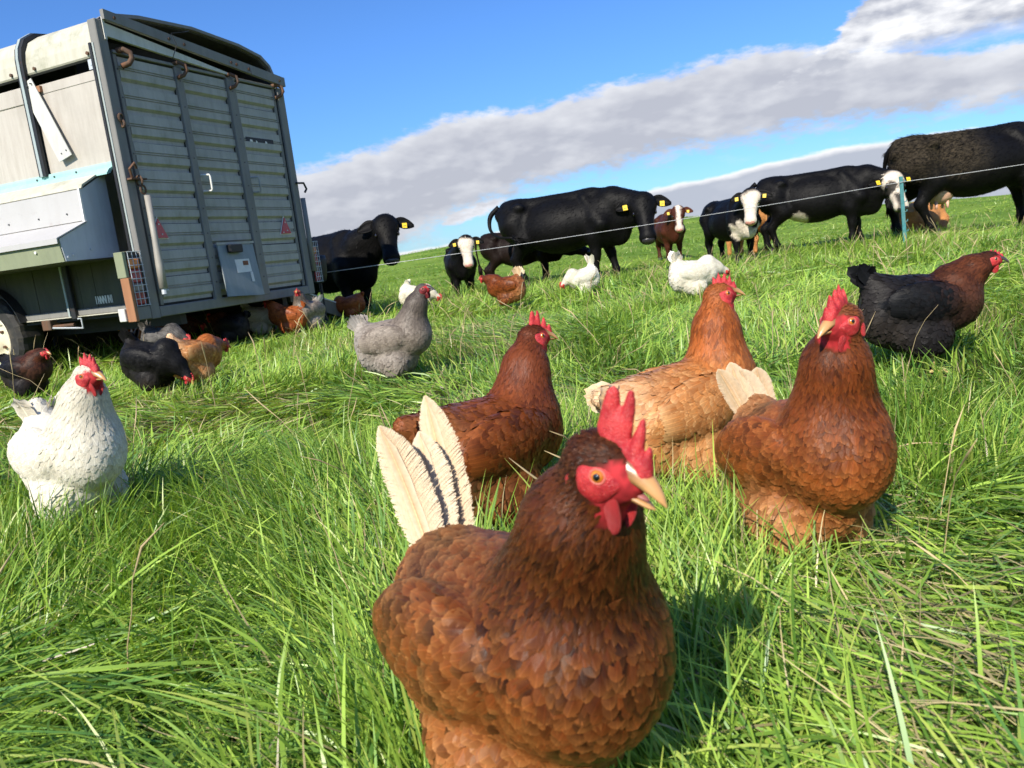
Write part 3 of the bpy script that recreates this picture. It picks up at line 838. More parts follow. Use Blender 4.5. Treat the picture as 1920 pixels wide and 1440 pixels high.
    if lod >= 1:
        for Vw, Qf, cf, Uf in tparts: link('tail_feather', mesh_np('tail_feather', Vw, Qf, col=cf, uv=Uf), tmat, root)
    else:
        o_ = np.cumsum([0] + [len(t[0]) for t in tparts[:-1]])
        link('tail', mesh_np('tail', np.concatenate([t[0] for t in tparts]), np.concatenate([t[1] + o for t, o in zip(tparts, o_)]), col=np.concatenate([t[2] for t in tparts]), uv=np.concatenate([t[3] for t in tparts])), tmat, root)
    # ---- head furniture
    M4 = Matrix(np.vstack([np.hstack([Hm, hc[:, None]]), [0, 0, 0, 1]]).tolist())
    def hpart(name, me, mat, loc=(0, 0, 0), scl=(1, 1, 1), rot=None):
        o = link(name, me, mat, root)
        o.matrix_local = M4 @ Matrix.Translation(loc) @ (rot.to_4x4() if rot else Matrix.Identity(4)) @ Matrix.Diagonal((*scl, 1))
        return o
    hpart('comb', comb_mesh(comb) if face == 'hen_skin' else comb_mesh(comb).copy(), MATS['hen_skin'], scl=(1, comb_s, comb_s))
    sv, sf = uv_sphere(1.0, 16, 10)
    for sg in (-1, 1):
        # wattle, earlobe
        wv = sv.copy(); wv[:, 0] *= (1.0 - .30 * wv[:, 2]); wv[:, 1] *= 1 + .25 * np.sin(wv[:, 2] * 5)
        hpart('wattle', mesh_np('wattle', wv, sf), MATS[face], (.020, sg * .0095, -.024 - .011 * (wattle_s - 1)), (.0080 * wattle_s, .0036, .0155 * wattle_s), Matrix.Rotation(R(sg * -14), 3, 'X'))
        hpart('earlobe', mesh_np('earlobe', wv, sf), MATS[face], (-.0105, sg * .0205, -.0135), (.0046, .0026, .0110), Matrix.Rotation(R(-12), 3, 'Y') @ Matrix.Rotation(R(sg * 8), 3, 'X'))
        # bare red face
        nr, na = 7, 28; ring = []
        for i in range(nr + 1):
            rr_ = i / nr
            for k in range(na):
                th = 2 * math.pi * k / na
                wob = 1 + .06 * math.sin(3 * th + sg) + .05 * math.sin(5 * th + 1)
                px = .012 + rr_ * wob * (.0225 if math.cos(th) > 0 else .0175) * math.cos(th); pz = -.003 + rr_ * wob * (.0145 if math.sin(th) > 0 else .0175) * math.sin(th)
                ring.append((px, sg * .024, pz))
        X = (np.array(ring) @ Hm.T + hc).astype(np.float32)
        for _ in range(5): X = X - B.f(X)[:, None] * B.grad(X, .0015)
        off = np.repeat(np.interp(np.linspace(0, 1, nr + 1), [0, .8, 1], [.0016, .0014, -.0008]), na)
        X = X + B.grad(X, .0015) * off[:, None]
        q = [(i * na + k, i * na + (k + 1) % na, (i + 1) * na + (k + 1) % na, (i + 1) * na + k) for i in range(nr) for k in range(na)]
        link('face_skin', mesh_np('face_skin', X, np.array(q)), MATS[face], root)
        # eye
        e0 = (np.array([[.0125, sg * .024, .0035]]) @ Hm.T + hc).astype(np.float32)
        for _ in range(5): e0 = e0 - B.f(e0)[:, None] * B.grad(e0, .0015)
        en = B.grad(e0, .0015)[0]; e0 = e0[0]
        eR = rot_from(en, Hm[:, 2])
        eM = Matrix(np.vstack([np.hstack([eR, (e0 - en * .0018)[:, None]]), [0, 0, 0, 1]]).tolist())
        eo = link('eye', mesh_np('eye', sv * .0054, sf), MATS[iris], root); eo.matrix_local = eM
        po = link('pupil', mesh_np('pupil', sv * np.array([.0011, .0026, .0026]), sf), MATS['pupil'], eo, (.0047, 0, 0))
        if lod >= 1:
            tb_ = MB().tube([(.0026, .0056 * math.cos(t), .0050 * math.sin(t)) for t in np.linspace(0, 2 * math.pi, 19)], .0008, 6, cap=False)
            lo_ = tb_.build('eyelid', MATS['eyelid'], eo, smooth=True)
    # beak
    def beak_half(up):
        V = []; n_, m_ = 9, 12
        for i in range(n_):
            t = i / (n_ - 1)
            if up: cx, cz, hh, ww = .019 + .043 * t, .0035 - .0110 * t * t, .0125 * (1 - t) ** .55 + .0006, .0118 * (1 - t) ** .65 + .0006
            else: cx, cz, hh, ww = .017 + .038 * t, -.0058 + .0002 * t, .0060 * (1 - t) ** .55 + .0005, .0100 * (1 - t) ** .65 + .0005
            for k in range(m_):
                th = math.pi * k / (m_ - 1)
                zz = math.sin(th) * hh
                V.append((cx, math.cos(th) * ww, cz + (zz if up else -zz) - (.0012 if up else -.0012)))
        Q = [(i * m_ + k, i * m_ + (k + 1) % m_, (i + 1) * m_ + (k + 1) % m_, (i + 1) * m_ + k) for i in range(n_ - 1) for k in range(m_)]
        Q.append(tuple((n_ - 1) * m_ + k for k in (0, 4, 8, 11)))
        return mesh_np('beak', np.array(V), np.array(Q if up else [q_[::-1] for q_ in Q]))
    hpart('upper_beak', beak_half(True), MATS[beak], (.004, 0, .001), (.84, .98, 1.08), rot=Matrix.Rotation(R(-gape * .25), 3, 'Y'))
    hpart('lower_beak', beak_half(False), MATS[beak], (.004, 0, .001), (.84, .98, 1.08), rot=Matrix.Rotation(R(gape), 3, 'Y'))
    if gape > 3: hpart('tongue', mesh_np('tongue', sv * np.array([.013, .0040, .0018]), sf), MATS['mouth'], (.030, 0, -.0068), rot=Matrix.Rotation(R(gape * .6), 3, 'Y'))
    # ---- legs
    for sg in (-1, 1):
        lg = MB().tube([(-.002, sg * .046, .092), (0, sg * .047, .050), (.006, sg * .047, .010)], [.0095, .0070, .0075], 8).build('leg', MATS['hen_leg'], root, smooth=True)
        ft = MB()
        for an in (-38, 0, 38, 180):
            l_ = .052 if an != 180 else .024
            ft.tube([(.006, sg * .047, .010), (.006 + math.cos(R(an)) * l_ * .55, sg * .047 + math.sin(R(an)) * l_ * .55, .0075), (.006 + math.cos(R(an)) * l_, sg * .047 + math.sin(R(an)) * l_, .003)], [.006, .005, .0016], 6)
        ft.build('foot', MATS['hen_leg'], lg, smooth=True)
    return root
# ------------------------------------------------------------------ cattle
m, nt = new_mat('cow_coat')
oc = nt.n('ShaderNodeTexCoord').outputs['Object']
hair = nt.noise(nt.mapping(oc, (9, 30, 6)), 9.0, 6.0, 0.7)
lump = nt.noise(oc, 5.0, 4.0, 0.6)
muck = nt.n('ShaderNodeAttribute', attribute_name='Muck').outputs['Fac']
clod = nt.noise(nt.mapping(oc, (1, 1, 2.2)), 26.0, 7.0, 0.75, 0.6)
c = nt.mix(1.0, attr_col(nt), nt.mix(hair, (0.55, 0.55, 0.55), (1.5, 1.45, 1.4)), 'MULTIPLY')
mk = nt.math('MULTIPLY', muck, nt.step(clod, 0.36, 0.62))
c = nt.mix(mk, c, nt.mix(nt.noise(oc, 60.0, 3.0, 0.6), (0.022, 0.017, 0.012), (0.10, 0.078, 0.050)))
hgt = nt.math('ADD', nt.math('ADD', nt.math('MULTIPLY', hair, 0.22), lump), nt.math('MULTIPLY', nt.math('MULTIPLY', clod, muck), 3.2))
rg = nt.math('ADD', 0.52, nt.math('MULTIPLY', muck, 0.45))
finish(nt, c, rg, spec=0.12, bump=hgt, bump_d=0.020, bump_s=0.6)
plain('cow_hoof', (0.035, 0.03, 0.026), 0.6)
plain('cow_nose', (0.025, 0.022, 0.022), 0.28, var=0.3, scale=60, bump_d=0.002)
plain('cow_nose_pink', (0.42, 0.20, 0.15), 0.32, var=0.3, scale=60, bump_d=0.002)
plain('cow_eye', (0.010, 0.007, 0.006), 0.08, var=0.1, coat=1.0)
plain('tag_yellow', (0.72, 0.50, 0.015), 0.5, var=0.15, scale=40)
plain('tag_print', (0.03, 0.03, 0.03), 0.5, var=0.05)
plain('udder', (0.62, 0.36, 0.25), 0.55, var=0.2, scale=20, bump_d=0.006)

BLK = np.array([.0042, .0040, .0042]); WHT = np.array([.66, .58, .48]); BRN = np.array([.060, .018, .009]); DKB = np.array([.012, .007, .0055]); TAN = np.array([.50, .235, .085])

def cow(label, x, y, head_deg, s, coat, hpos=None, hyaw=0.0, hpitch=-52.0, group='cattle beyond the wire', stance=(0, 0, 0, 0), tail_sw=0.0, muck=False,
        tags=(1, 1), nose='cow_nose', lying=False, udder=False, seed=1, paint=None, fat=1.0, h=.034, dz=0.0, lon=1.18, hs=1.24):
    """x forward; s = 1 stands about 1.30 m at the hip"""
    rng = np.random.default_rng(seed)
    root = empty('cow' if s > .8 else 'calf', (x, y, gz(x, y) + dz), R(head_deg), s)
    tag(root, label, 'cow' if s > .8 else 'calf', group)
    B = Body(.024)
    zo = -.40 if lying else 0.0
    def P(a, b, c): return (a * lon, b, c + zo)
    B.ell(P(-.02, 0, .80), (.56 * lon, .315 * fat, .345), 'trunk')
    B.ell(P(-.05, 0, .74), (.40 * lon, .325 * fat, .315), 'trunk')
    B.ell(P(.46, 0, .79), (.32, .245 * fat, .36), 'trunk')
    B.ell(P(-.54, 0, .90), (.30, .255 * fat, .31), 'trunk')
    B.ell(P(.36, 0, 1.08), (.30, .10, .14), 'trunk')
    B.cone(P(-.68, 0, 1.10), P(.36, 0, 1.11), .10, .11, 'trunk')
    B.ell(P(-.62, 0, 1.06), (.16, .20, .12), 'trunk')
    for sg in (-1, 1):
        B.ell(P(-.46, sg * .215 * fat, 1.085), (.085, .05, .05), 'trunk')
        B.ell(P(-.74, sg * .12, 1.02), (.07, .05, .06), 'trunk')
        B.cone(P(.30, sg * .13, 1.10), P(.50, sg * .22 * fat, .74), .05, .10, 'trunk')
    B.ell(P(.64, 0, .66), (.17, .12, .22), 'chest')
    hp = np.array(hpos if hpos is not None else (1.0 * lon, 0, 1.18), float) + np.array([0, 0, zo])
    yw, pt = R(hyaw), R(hpitch)
    fw = np.array([math.cos(yw) * math.cos(pt), math.sin(yw) * math.cos(pt), math.sin(pt)])
    Hm = rot_from(fw)
    nb = np.array(P(.60, 0, 1.0))
    k_ = hs
    B.cone(nb, hp - fw * .02 - Hm[:, 2] * .06, .215, .13 * k_, 'neck')
    B.cone(np.array(P(.62, 0, .78)), hp + fw * .08 - Hm[:, 2] * .13, .17, .080 * k_, 'neck')
    B.cone(hp, hp + fw * .35 * k_ - Hm[:, 2] * .030 * k_, .108 * k_, .070 * k_, 'head')
    B.ell(hp + fw * .04 * k_ + Hm[:, 2] * .02 * k_, (.13 * k_, .130 * k_, .080 * k_), 'head', Rm=Hm)
    B.cone(hp + fw * .08 * k_ - Hm[:, 2] * .075 * k_, hp + fw * .36 * k_ - Hm[:, 2] * .062 * k_, .070 * k_, .046 * k_, 'head')
    B.ell(hp + fw * .395 * k_ - Hm[:, 2] * .045 * k_, (.062 * k_, .086 * k_, .070 * k_), 'muzzle', Rm=Hm)
    hoofs = []
    if not lying:
        i = 0
        for sx in (1, -1):
            for sg in (-1, 1):
                o = stance[i]; i += 1
                if sx > 0:
                    pts = [(.44, sg * .15, .80), (.40 + o * .2, sg * .165, .60), (.42 + o * .6, sg * .155, .36), (.42 + o, sg * .155, .12), (.44 + o, sg * .155, .055)]
                    rad = [.15, .105, .056, .041, .048]
                else:
                    pts = [(-.56, sg * .14, .86), (-.47 + o * .2, sg * .17, .64), (-.67 + o * .7, sg * .155, .40), (-.62 + o, sg * .155, .12), (-.59 + o, sg * .155, .055)]
                    rad = [.19, .125, .058, .043, .050]
                for k in range(4): B.cone(P(*pts[k]), P(*pts[k + 1]), rad[k], rad[k + 1], 'leg')
                hoofs.append(pts[-1])
    else:
        for sg in (-1, 1):
            B.cone(P(.44, sg * .17, .70), P(.62, sg * .22, .46), .12, .06, 'leg'); B.cone(P(.62, sg * .22, .46), P(.36, sg * .2, .44), .055, .045, 'leg')
            B.cone(P(-.55, sg * .18, .70), P(-.30, sg * .27, .52), .19, .10, 'leg'); B.cone(P(-.30, sg * .27, .52), P(-.62, sg * .30, .45), .07, .045, 'leg')
    V, Q = B.skin(h / max(s, .55) * .85)
    regs = np.array([p[4] for p in B.p]); Wt = B.weights(V, .03)
    hw = Wt[(regs == 'head') | (regs == 'muzzle')].sum(0)
    hl = (V - hp) @ Hm / hs
    nz = fbm(V[:, 0] * 7 + V[:, 1] * 5, V[:, 2] * 7 + V[:, 1] * 3, seed, 3) - .5
    C = np.tile(coat, (len(V), 1)) * (1 + .5 * nz[:, None])
    if paint: C = paint(V, hl, hw, nz, C)
    me = mesh_np('body', V, Q, col=C)
    at = me.attributes.new('Muck', 'FLOAT', 'POINT')
    mv = np.zeros(len(V), np.float32)
    if muck: mv = (sstep(-V[:, 0], -.12 + .0, .32) * sstep(V[:, 2] + nz * .3, .62, .86)).astype(np.float32)
    at.data.foreach_set('value', mv)
    link('body', me, MATS['cow_coat'], root)
    # short coat hair, lying back along the body
    nh = 5200
    p4 = V[Q]; ar = np.linalg.norm(np.cross(p4[:, 2] - p4[:, 0], p4[:, 3] - p4[:, 1]), axis=1)
    fi = rng.choice(len(Q), nh, p=ar / ar.sum()); ab = rng.random((nh, 2))
    P0 = (p4[fi, 0] * ((1 - ab[:, 0]) * (1 - ab[:, 1]))[:, None] + p4[fi, 1] * (ab[:, 0] * (1 - ab[:, 1]))[:, None] + p4[fi, 2] * (ab[:, 0] * ab[:, 1])[:, None] + p4[fi, 3] * ((1 - ab[:, 0]) * ab[:, 1])[:, None]).astype(np.float32)
    okh = ((P0 - hp) @ Hm)[:, 0] < .30 * hs; P0 = P0[okh]; fi = fi[okh]; nh = len(P0)
    N0 = B.grad(P0, .01)
    fl = np.tile(np.array([-.75, 0, -.65]), (nh, 1)) + rng.normal(0, .25, (nh, 3)); fl -= (fl * N0).sum(1, keepdims=True) * N0; fl /= np.maximum(np.linalg.norm(fl, axis=1, keepdims=True), 1e-6)
    mkh = mv[Q[fi, 0]]
    A = feather_strips(B, P0, N0, fl, rng.uniform(.03, .06, nh) * (1 + mkh * .5), rng.uniform(.010, .020, nh) * (1 + mkh), rng.uniform(.004, .013, nh) * (1 + 1.2 * mkh), np.ones(nh, bool), C[Q[fi, 0]] * rng.uniform(.7, 1.5, (nh, 1)), C[Q[fi, 0]], np.zeros(nh), rng, nseg=1, e=.01)
    hm = mesh_np('hair', A[0], A[1], col=A[2]); a_ = hm.attributes.new('Muck', 'FLOAT', 'POINT'); a_.data.foreach_set('value', np.repeat(mkh, 6).astype(np.float32))
    tag(link('hair', hm, MATS['cow_coat'], root), kind='stuff')
    M4 = Matrix(np.vstack([np.hstack([Hm, hp[:, None]]), [0, 0, 0, 1]]).tolist())
    sv, sf = uv_sphere(1.0, 14, 9)
    def hpart(name, me_, mat, loc=(0, 0, 0), scl=(1, 1, 1), rot=None, par=None):
        o = link(name, me_, mat, par or root)
        if par is None: o.matrix_local = M4 @ Matrix.Scale(hs, 4) @ Matrix.Translation(loc) @ (rot.to_4x4() if rot else Matrix.Identity(4)) @ Matrix.Diagonal((*scl, 1))
        return o
    # nose pad, eyes, nostrils
    hpart('nose', mesh_np('nose', sv, sf), MATS[nose], (.428, 0, -.030), (.040, .070, .044))
    for sg in (-1, 1):
        hpart('nostril', mesh_np('nostril', sv, sf), MATS['cow_eye'], (.452, sg * .030, -.020), (.012, .014, .010))
        hpart('eye', mesh_np('eye', sv, sf), MATS['cow_eye'], (.125, sg * .112, .014), (.026, .014, .022))
    # ears: cupped leaves held out sideways
    headcol = C[hw > .6].mean(0) if (hw > .6).any() else coat
    earc = coat if headcol.mean() > .2 else headcol
    for sg in (-1, 1):
        ev = []; n_, m_ = 9, 7
        for i in range(n_):
            t = i / (n_ - 1); wd = .062 * math.sin(math.pi * (t * .86 + .10)) ** .8 * (1.05 if t < .6 else 1)
            for k in range(m_):
                q = k / (m_ - 1) * 2 - 1
                ev.append((-.022 * t + .028 * (q * q) * (1 - .4 * t), sg * (.205 * t), q * wd - .035 * t * t))
        ev = np.array(ev); th = ev.copy(); th[:, 0] -= .012
        q_ = [(i * m_ + k, i * m_ + k + 1, (i + 1) * m_ + k + 1, (i + 1) * m_ + k) for i in range(n_ - 1) for k in range(m_ - 1)]
        nn = len(ev); q2 = [tuple(a + nn for a in f[::-1]) for f in q_]
        rim = []
        loop = [k for k in range(m_)] + [i * m_ + m_ - 1 for i in range(1, n_)] + [(n_ - 1) * m_ + k for k in range(m_ - 2, -1, -1)] + [i * m_ for i in range(n_ - 2, 0, -1)]
        for a, b in zip(loop, loop[1:] + loop[:1]): rim.append((a, a + nn, b + nn, b))
        allv = np.concatenate([ev, th]); me_ = mesh_np('ear', allv, np.array(q_ + q2 + rim), col=np.tile(earc * 1.15, (len(allv), 1)))
        eo = hpart('ear', me_, MATS['cow_coat'], (-.015, sg * .088, .012), rot=Matrix.Rotation(R(-78), 3, 'Y') @ Matrix.Rotation(R(sg * -4), 3, 'X'))
        if tags[0 if sg < 0 else 1]:
            tg = MB().box((-.002, -.024, -.032), (.002, .024, .026), .0018)
            to = tg.build('ear_tag', MATS['tag_yellow'], eo); to.location = (.030, sg * .105, -.046)
            MB().box((.0024, -.013, -.012), (.0034, .013, -.006)).build('tag_number', MATS['tag_print'], to)
    # tail
    tp = [P(-.78, 0, 1.14), P(-.86, tail_sw * .05, 1.08), P(-.875, tail_sw * .15, .90), P(-.86, tail_sw * .32, .70), P(-.84, tail_sw * .50, .52)]
    tr = [.040, .034, .022, .018, .020]
    if lying: tp = [(p[0], p[1], max(.06, p[2])) for p in tp]
    if tail_sw < 0: tp = [P(-.72, 0, 1.13), P(-.78, .03, 1.06), P(-.80, .10, .90), P(-.78, .12, .70), P(-.76, .12, .52)]
    if tail_sw >= 2: tp = [P(-.78, 0, 1.14), P(-.90, -.05, 1.04), P(-.90, -.10, .84), P(-.74, -.26, .72), P(-.52, -.34, .70)]
    pts = []
    for i in range(len(tp) - 1):
        for k in range(4): pts.append(tuple(np.array(tp[i]) * (1 - k / 4) + np.array(tp[i + 1]) * k / 4))
    pts.append(tp[-1])
    pp = np.array(pts)
    for _ in range(3): pp[1:-1] = (pp[:-2] + pp[1:-1] * 2 + pp[2:]) / 4
    rad = np.interp(np.linspace(0, 1, len(pp)), np.linspace(0, 1, len(tr)), tr)
    tm = MB().tube(pp.tolist(), rad.tolist(), 8).mesh('tail', True)
    a_ = tm.attributes.new('Col', 'FLOAT_COLOR', 'POINT'); a_.data.foreach_set('color', np.tile([*coat, 1], len(tm.vertices)).astype(np.float32))
    to = link('tail', tm, MATS['cow_coat'], root)
    dirn = pp[-1] - pp[-3]; dirn /= np.linalg.norm(dirn)
    tuft = MB()
    for k in range(26):
        b = pp[-1] + rng.normal(0, .012, 3); l = rng.uniform(.12, .24)
        e = b + (dirn * .7 + np.array([0, 0, -.35]) + rng.normal(0, .12, 3)) * l
        tuft.tube([b, (b + e) / 2 + rng.normal(0, .008, 3), e], [.012, .011, .003], 5)
    tm = tuft.mesh('tuft', True)
    a_ = tm.attributes.new('Col', 'FLOAT_COLOR', 'POINT'); a_.data.foreach_set('color', np.tile([*(coat * .8), 1], len(tm.vertices)).astype(np.float32))
    link('tail_tuft', tm, MATS['cow_coat'], to)
    for hx, hy, hz in hoofs:
        hx = hx * lon
        hb = MB().tube([(hx, hy, .085), (hx + .012, hy, .035), (hx + .022, hy, .0)], [.050, .058, .066], 10)
        hb.build('hoof', MATS['cow_hoof'], root, smooth=True)
    if udder:
        uv_ = sv * np.array([.17, .15, .15]); uo = link('udder', mesh_np('udder', uv_, sf), MATS['udder'], root, (-.42, 0, .52))
        for ux in (-.07, .06):
            for uy in (-.06, .06):
                t_ = MB().tube([(ux, uy, -.11), (ux, uy * 1.1, -.165), (ux, uy * 1.15, -.20)], [.022, .017, .012], 8); t_.build('teat', MATS['udder'], uo, smooth=True)
    return root

def p_white_face(amount=1.0, bib=False, blaze=False, sock=False):
    def f(V, hl, hw, nz, C):
        if blaze: mk = sstep(hw, .5, .7) * sstep(.045 - np.abs(hl[:, 1] + nz * .03), -.008, .012) * sstep(hl[:, 2], -.04, .0)
        else: mk = sstep(hw + nz * .35, .52, .66)
        if not blaze: mk = mk * sstep(hl[:, 0] + nz * .10, -.03, .03)
        if blaze: mk = np.maximum(mk, sstep(hl[:, 0], .33, .37) * sstep(hw, .5, .7) * .8)
        mk = mk * amount
        if bib: mk = np.maximum(mk, sstep(.20 - np.hypot(V[:, 0] - .74, (V[:, 2] - .52) * .8) + nz * .22, 0, .05))
        return C * (1 - mk[:, None]) + (WHT * (1 + .3 * nz[:, None])) * mk[:, None]
    return f
# ------------------------------------------------------------------ livestock trailer used as a hen house
def weathered(name, base, streak, rough=0.45, metal=0.0, amt=0.5, rust=0.0, scale=1.0, green=0.0):
    m, nt = new_mat(name)
    oc = nt.n('ShaderNodeTexCoord').outputs['Object']
    v1 = nt.noise(nt.mapping(oc, (7 * scale, 7 * scale, 0.9 * scale)), 3.0, 7.0, 0.65)      # run marks
    v2 = nt.noise(oc, 2.2 * scale, 6.0, 0.6); v3 = nt.noise(oc, 45.0, 5.0, 0.65)
    c = nt.mix(nt.math('MULTIPLY', nt.step(v1, 0.38, 0.72), amt), base, streak)
    c = nt.mix(nt.math('MULTIPLY', nt.step(v2, 0.4, 0.75), amt * 0.7), c, tuple(b * 0.62 for b in base))
    c = nt.mix(nt.math('MULTIPLY', nt.step(v3, 0.62, 0.75), 0.30), c, tuple(b * 0.4 for b in base))
    if green: c = nt.mix(nt.math('MULTIPLY', nt.step(nt.noise(oc, 5.0, 6.0, 0.7), 0.5, 0.75), green), c, (0.12, 0.14, 0.045))
    if rust: c = nt.mix(nt.math('MULTIPLY', nt.step(nt.noise(oc, 9.0, 8.0, 0.7), 0.60, 0.70), rust), c, (0.20, 0.065, 0.022))
    rg = nt.math('ADD', rough, nt.math('MULTIPLY', v2, 0.2))
    finish(nt, c, rg, metal, 0.4, bump=nt.math('ADD', v3, nt.math('MULTIPLY', v2, 1.5)), bump_d=0.003, bump_s=0.35)
    return MATS[name]
weathered('alu_plank', (0.43, 0.42, 0.39), (0.28, 0.28, 0.25), 0.5, 0.0, 0.6, green=0.3)
weathered('alu_frame', (0.225, 0.22, 0.205), (0.15, 0.148, 0.135), 0.55, 0.0, 0.5, rust=0.15)
weathered('alu_panel', (0.52, 0.48, 0.42), (0.40, 0.355, 0.30), 0.5, 0.1, 0.6)
weathered('roof_sheet', (0.54, 0.52, 0.43), (0.40, 0.38, 0.28), 0.55, 0.0, 0.55, green=0.45)
weathered('lid_sheet', (0.50, 0.49, 0.475), (0.48, 0.46, 0.44), 0.42, 0.1, 0.4, rust=0.12)
weathered('galvanised', (0.55, 0.59, 0.63), (0.42, 0.45, 0.48), 0.40, 0.15, 0.5, rust=0.18)
weathered('aqua_paint', (0.33, 0.58, 0.54), (0.44, 0.60, 0.56), 0.5, 0.0, 0.5)
weathered('olive_paint', (0.27, 0.30, 0.19), (0.20, 0.22, 0.15), 0.5, 0.0, 0.5, green=0.2)
weathered('side_board', (0.085, 0.083, 0.058), (0.055, 0.055, 0.040), 0.6, 0.0, 0.6, green=0.3)
weathered('black_steel', (0.030, 0.032, 0.036), (0.05, 0.05, 0.05), 0.45, 0.3, 0.4, rust=0.25)
weathered('rail_light', (0.42, 0.48, 0.47), (0.30, 0.34, 0.33), 0.45, 0.2, 0.4)
weathered('hatch_blue', (0.22, 0.26, 0.275), (0.30, 0.34, 0.35), 0.45, 0.1, 0.5, rust=0.1)
weathered('board_brown', (0.36, 0.17, 0.085), (0.26, 0.12, 0.06), 0.7, 0.0, 0.6)
weathered('rusty_iron', (0.13, 0.085, 0.06), (0.24, 0.10, 0.045), 0.7, 0.3, 0.7, rust=0.7)
weathered('white_board', (0.62, 0.62, 0.58), (0.45, 0.45, 0.40), 0.6, 0.0, 0.6, green=0.2)
weathered('strut_grey', (0.36, 0.34, 0.30), (0.24, 0.22, 0.19), 0.55, 0.2, 0.6, rust=0.3)
weathered('ramp_wood', (0.20, 0.18, 0.14), (0.12, 0.11, 0.09), 0.8, 0.0, 0.6, green=0.3)
weathered('dark_inside', (0.05, 0.05, 0.045), (0.03, 0.03, 0.03), 0.8)
plain('tyre_rubber', (0.022, 0.021, 0.020), 0.75, var=0.3, scale=30, dirt=(0.12, 0.10, 0.07), dirt_amt=0.5, dirt_scale=9, bump_d=0.002)
plain('rim_cream', (0.70, 0.64, 0.48), 0.4, var=0.08, dirt=(0.30, 0.17, 0.07), dirt_amt=0.5, dirt_scale=7)
plain('lens_red', (0.30, 0.008, 0.018), 0.15, var=0.3, scale=60, coat=0.6)
plain('lens_amber', (0.62, 0.20, 0.02), 0.15, var=0.2, scale=60, coat=0.6)
plain('lens_grey', (0.20, 0.17, 0.16), 0.2, var=0.2, coat=0.6)
plain('reflector_red', (0.45, 0.014, 0.035), 0.22, var=0.3, scale=120, coat=0.4)
plain('white_paint', (0.78, 0.77, 0.72), 0.4, var=0.08, dirt=(0.4, 0.36, 0.28), dirt_amt=0.4)
plain('paper', (0.72, 0.71, 0.68), 0.7, var=0.1)
plain('stain', (0.22, 0.075, 0.03), 0.7, var=0.4, scale=40)
plain('bolt', (0.10, 0.10, 0.10), 0.4, 0.6)
plain('black_plastic', (0.012, 0.012, 0.014), 0.5, var=0.3)

tr = empty('livestock_trailer', (-2.422, 5.5204, gz(-2.6, 6.2) - 0.01), math.atan2(math.cos(.4056), math.sin(.4056)))
tag(tr, 'grey aluminium livestock trailer with nest box on its side', 'trailer')
TZ = -tr.location.z            # part heights below were measured from the datum plane
M = MATS
def part(mb, name, mat, parent=tr, smooth=False): 
    o = mb.build(name, M[mat], parent, smooth)
    if parent is tr: o.location.z = TZ
    return o
# chassis and floor
part(MB().box((-.06, .03, .385), (1.72, 3.3, .43)), 'floor', 'dark_inside')
for xx in (.22, 1.40): part(MB().box((xx, .05, .27), (xx + .06, 3.5, .383)), 'chassis_beam', 'black_steel')
part(MB().box((-.03, -.035, .350), (1.70, .025, .425), .006), 'rear_sill', 'alu_frame')
part(MB().tube([(.55, 3.3, .33), (.80, 4.5, .36)], .04, 8).tube([(1.10, 3.3, .33), (.84, 4.5, .36)], .04, 8).tube([(.82, 4.45, .36), (.82, 4.8, .40)], .045, 8), 'drawbar', 'black_steel')
part(MB().tube([(.82, 4.3, .0), (.82, 4.3, .60)], .03, 10), 'jockey_leg', 'black_steel')
# posts
part(MB().box((-.112, -.040, .345), (-.032, .030, 2.325), .005), 'corner_post', 'alu_frame')
part(MB().box((1.675, -.040, .345), (1.760, .030, 2.14), .005), 'corner_post', 'alu_frame')
for k, (x0, x1, mt) in enumerate(((-.118, -.1125, 'rail_light'), (-.128, -.1185, 'black_steel'))):
    part(MB().box((x0, .004 + .014 * k, .80), (x1, .022 + .016 * k, 2.18)), 'corner_rail', mt)
part(MB().box((-.030, -.020, .43), (.000, .010, 2.13)), 'door_edge', 'black_steel')
part(MB().box((1.664, -.020, .43), (1.674, .010, 2.13)), 'door_edge', 'black_steel')
# tail door: three columns of ribbed planks between uprights
NS = 9; z0, z1 = .440, 2.118; ph = (z1 - z0) / NS
cols = ((.036, .524), (.596, 1.054), (1.152, 1.628))
part(MB().box((.002, .009, .43), (1.662, .02, 2.13)), 'door_skin', 'dark_inside')
plank_me = []
for a, b in cols:
    mb = MB()
    prof = [(.004, .002), (.004, .028), (-.021, .047), (-.022, .096), (-.010, .0985), (-.010, .1045), (-.0195, .1065), (-.0195, .111), (-.008, .1135), (-.008, .1195), (-.017, .122), (-.016, ph - .004), (-.006, ph - .001)]
    mb.prism([(y_, z_) for y_, z_ in prof] + [(.008, ph - .001), (.008, .002)], 'x', a, b)
    plank_me.append(mb.mesh('plank'))
for i in range(NS):
    for me in plank_me:
        o = link('plank', me, M['alu_plank'], tr); o.location = (random.uniform(-.001, .001), random.uniform(-.002, .001), TZ + z0 + i * ph); o.rotation_euler = (0, R(random.uniform(-.12, .12)), 0)
for a, b, pr in ((.002, .034, .020), (1.630, 1.662, .020), (.527, .594, .034), (1.057, 1.149, .040)):
    up = part(MB().box((a, -pr, .40 if pr > .03 else .43), (b, -.001, 2.128), .004), 'upright', 'alu_frame')
    for i in range(9):
        zz = .55 + i * .185; MB().tube([((a + b) / 2, -pr - .003, zz), ((a + b) / 2, -pr + .001, zz)], .006, 6).build('rivet', M['bolt'], up)
part(MB().box((.0, -.030, 2.1285), (1.664, .012, 2.150), .003), 'door_top_rail', 'alu_frame')
